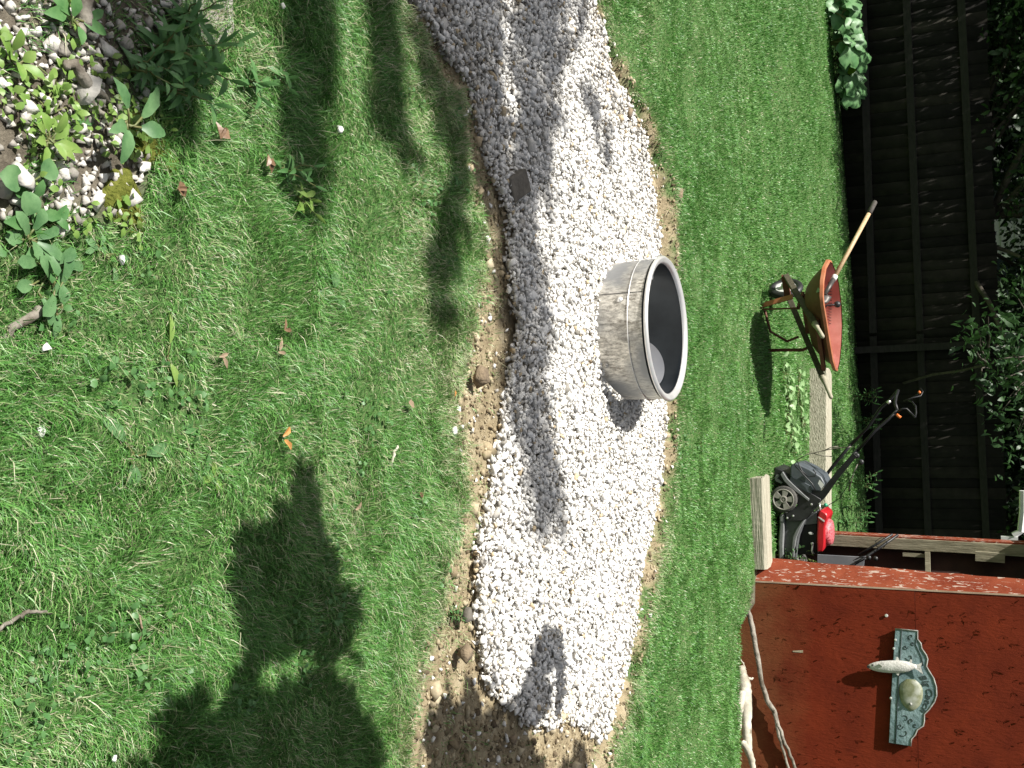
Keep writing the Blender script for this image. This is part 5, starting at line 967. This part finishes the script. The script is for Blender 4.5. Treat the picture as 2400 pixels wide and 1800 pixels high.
rock(85, 822, .03, 'white chip of stone lying in the near grass', seed=3, z=.015); rock(645, 20, .026, 'white pebble in the grass near the flat stone', seed=4, z=.01); rock(262, 610, .028, 'white stone beside the small broadleaf weed', seed=5, z=.01); rock(250, 1775, .018, 'tiny white stone left of the large shadow', seed=6, z=.02)
rock(778, 305, .03, 'pale stone chip in the grass past the soft shadow band', seed=7, z=.015); rock(1055, 1010, .045, 'flat pale stone sunk in the near soil edge', seed=8); rock(1525, 1325, .06, 'whitish stone sitting off the far gravel edge', seed=9); rock(80, 1010, .03, 'cream stone half buried in the near lawn', seed=10, z=.005); rock(1115, 385, .03, 'pale stone stranded in the grass beside the gravel', seed=12, z=.01); rock(1178, 478, .028, 'pale pebble in front of the dark block', seed=13)
M_brown = mat('brown_soil_clod', (.16,.12,.08), (.30,.23,.15), scale=20, rough=1, bump=1, bscale=60); M_dkblock = mat('dark_block', (.10,.09,.075), (.19,.17,.14), scale=15, rough=.9, bump=.5)
p = Vector(G(1205,435,-.03)); mb = MB(); mb.box(p, (.10,.13,.07), rot=Matrix.Rotation(.5,3,'Z') @ Matrix.Rotation(.2,3,'X')); tag(mb.obj('block', M_dkblock, bevel=.008), 'dark block half sunk at the near gravel edge', 'block')
def clod(px, py, s_, label, m_=M_brown, seed=1): V, F = proto_stone(seed, .7); p = G(px, py, -.03); o = npmesh('soil_clod', V*s_+np.array([p[0], p[1], p[2]+.25*s_]), [F], m_, smooth=False); return tag(o, label, 'soil clod')
clod(1575, 460, .13, 'dark flat soil clod on the far edge of the trench', seed=21); clod(1470, 268, .07, 'tan clod lying on the far side of the gravel', seed=22); clod(1112, 885, .10, 'upright soil clod on the near bank by the dark crack', seed=23); clod(1078, 1530, .08, 'round tan clod on the near bank close to the shadow', seed=24); clod(1085, 1440, .07, 'small dark clod under the grassy tuft', M_dkblock, 25); clod(1380, 850, .035, 'tan clod on the gravel against the fire ring', seed=26); clod(1195, 1795-60, .05, 'clod in the shaded end of the trench', seed=27)
# clover and small broad leaves through the near lawn
g = np.random.default_rng(79); P = np.column_stack([g.uniform(-1.6,1.9,26000), 1.3+5*g.random(26000)**1.2]); P = P[(vnoise(P, .13, 71)*.6+vnoise(P, .5, 72)*.4 > .66) & (dpoly(P, SOIL) < 0) & (dpoly(P, FORE) < 0)]
C = np.column_stack([P, ground_h(P)+g.uniform(.012, .03, len(P))]); tag(leafcloud('clover', C, .017, M_weedA, seed=80, aspect=.8, up=2), 'patches of small clover leaves in the near lawn', 'clover', kind='stuff')
# low creeping ground cover between the pebbles: small leaves nobody could count
g = np.random.default_rng(77); P = fill(FORE, .012, noise=.12, margin=-.03); P = P[(vnoise(P, .11, 61) > .50) & (g.random(len(P)) < .42)]
C = np.column_stack([P, ground_h(P)+g.uniform(.008, .03, len(P))]); tag(leafcloud('creeping_weeds', C, .02, M_weedB, seed=78, aspect=.65, up=1.6), 'fine yellow-green chickweed creeping over the near pebbles', 'ground cover', kind='stuff')
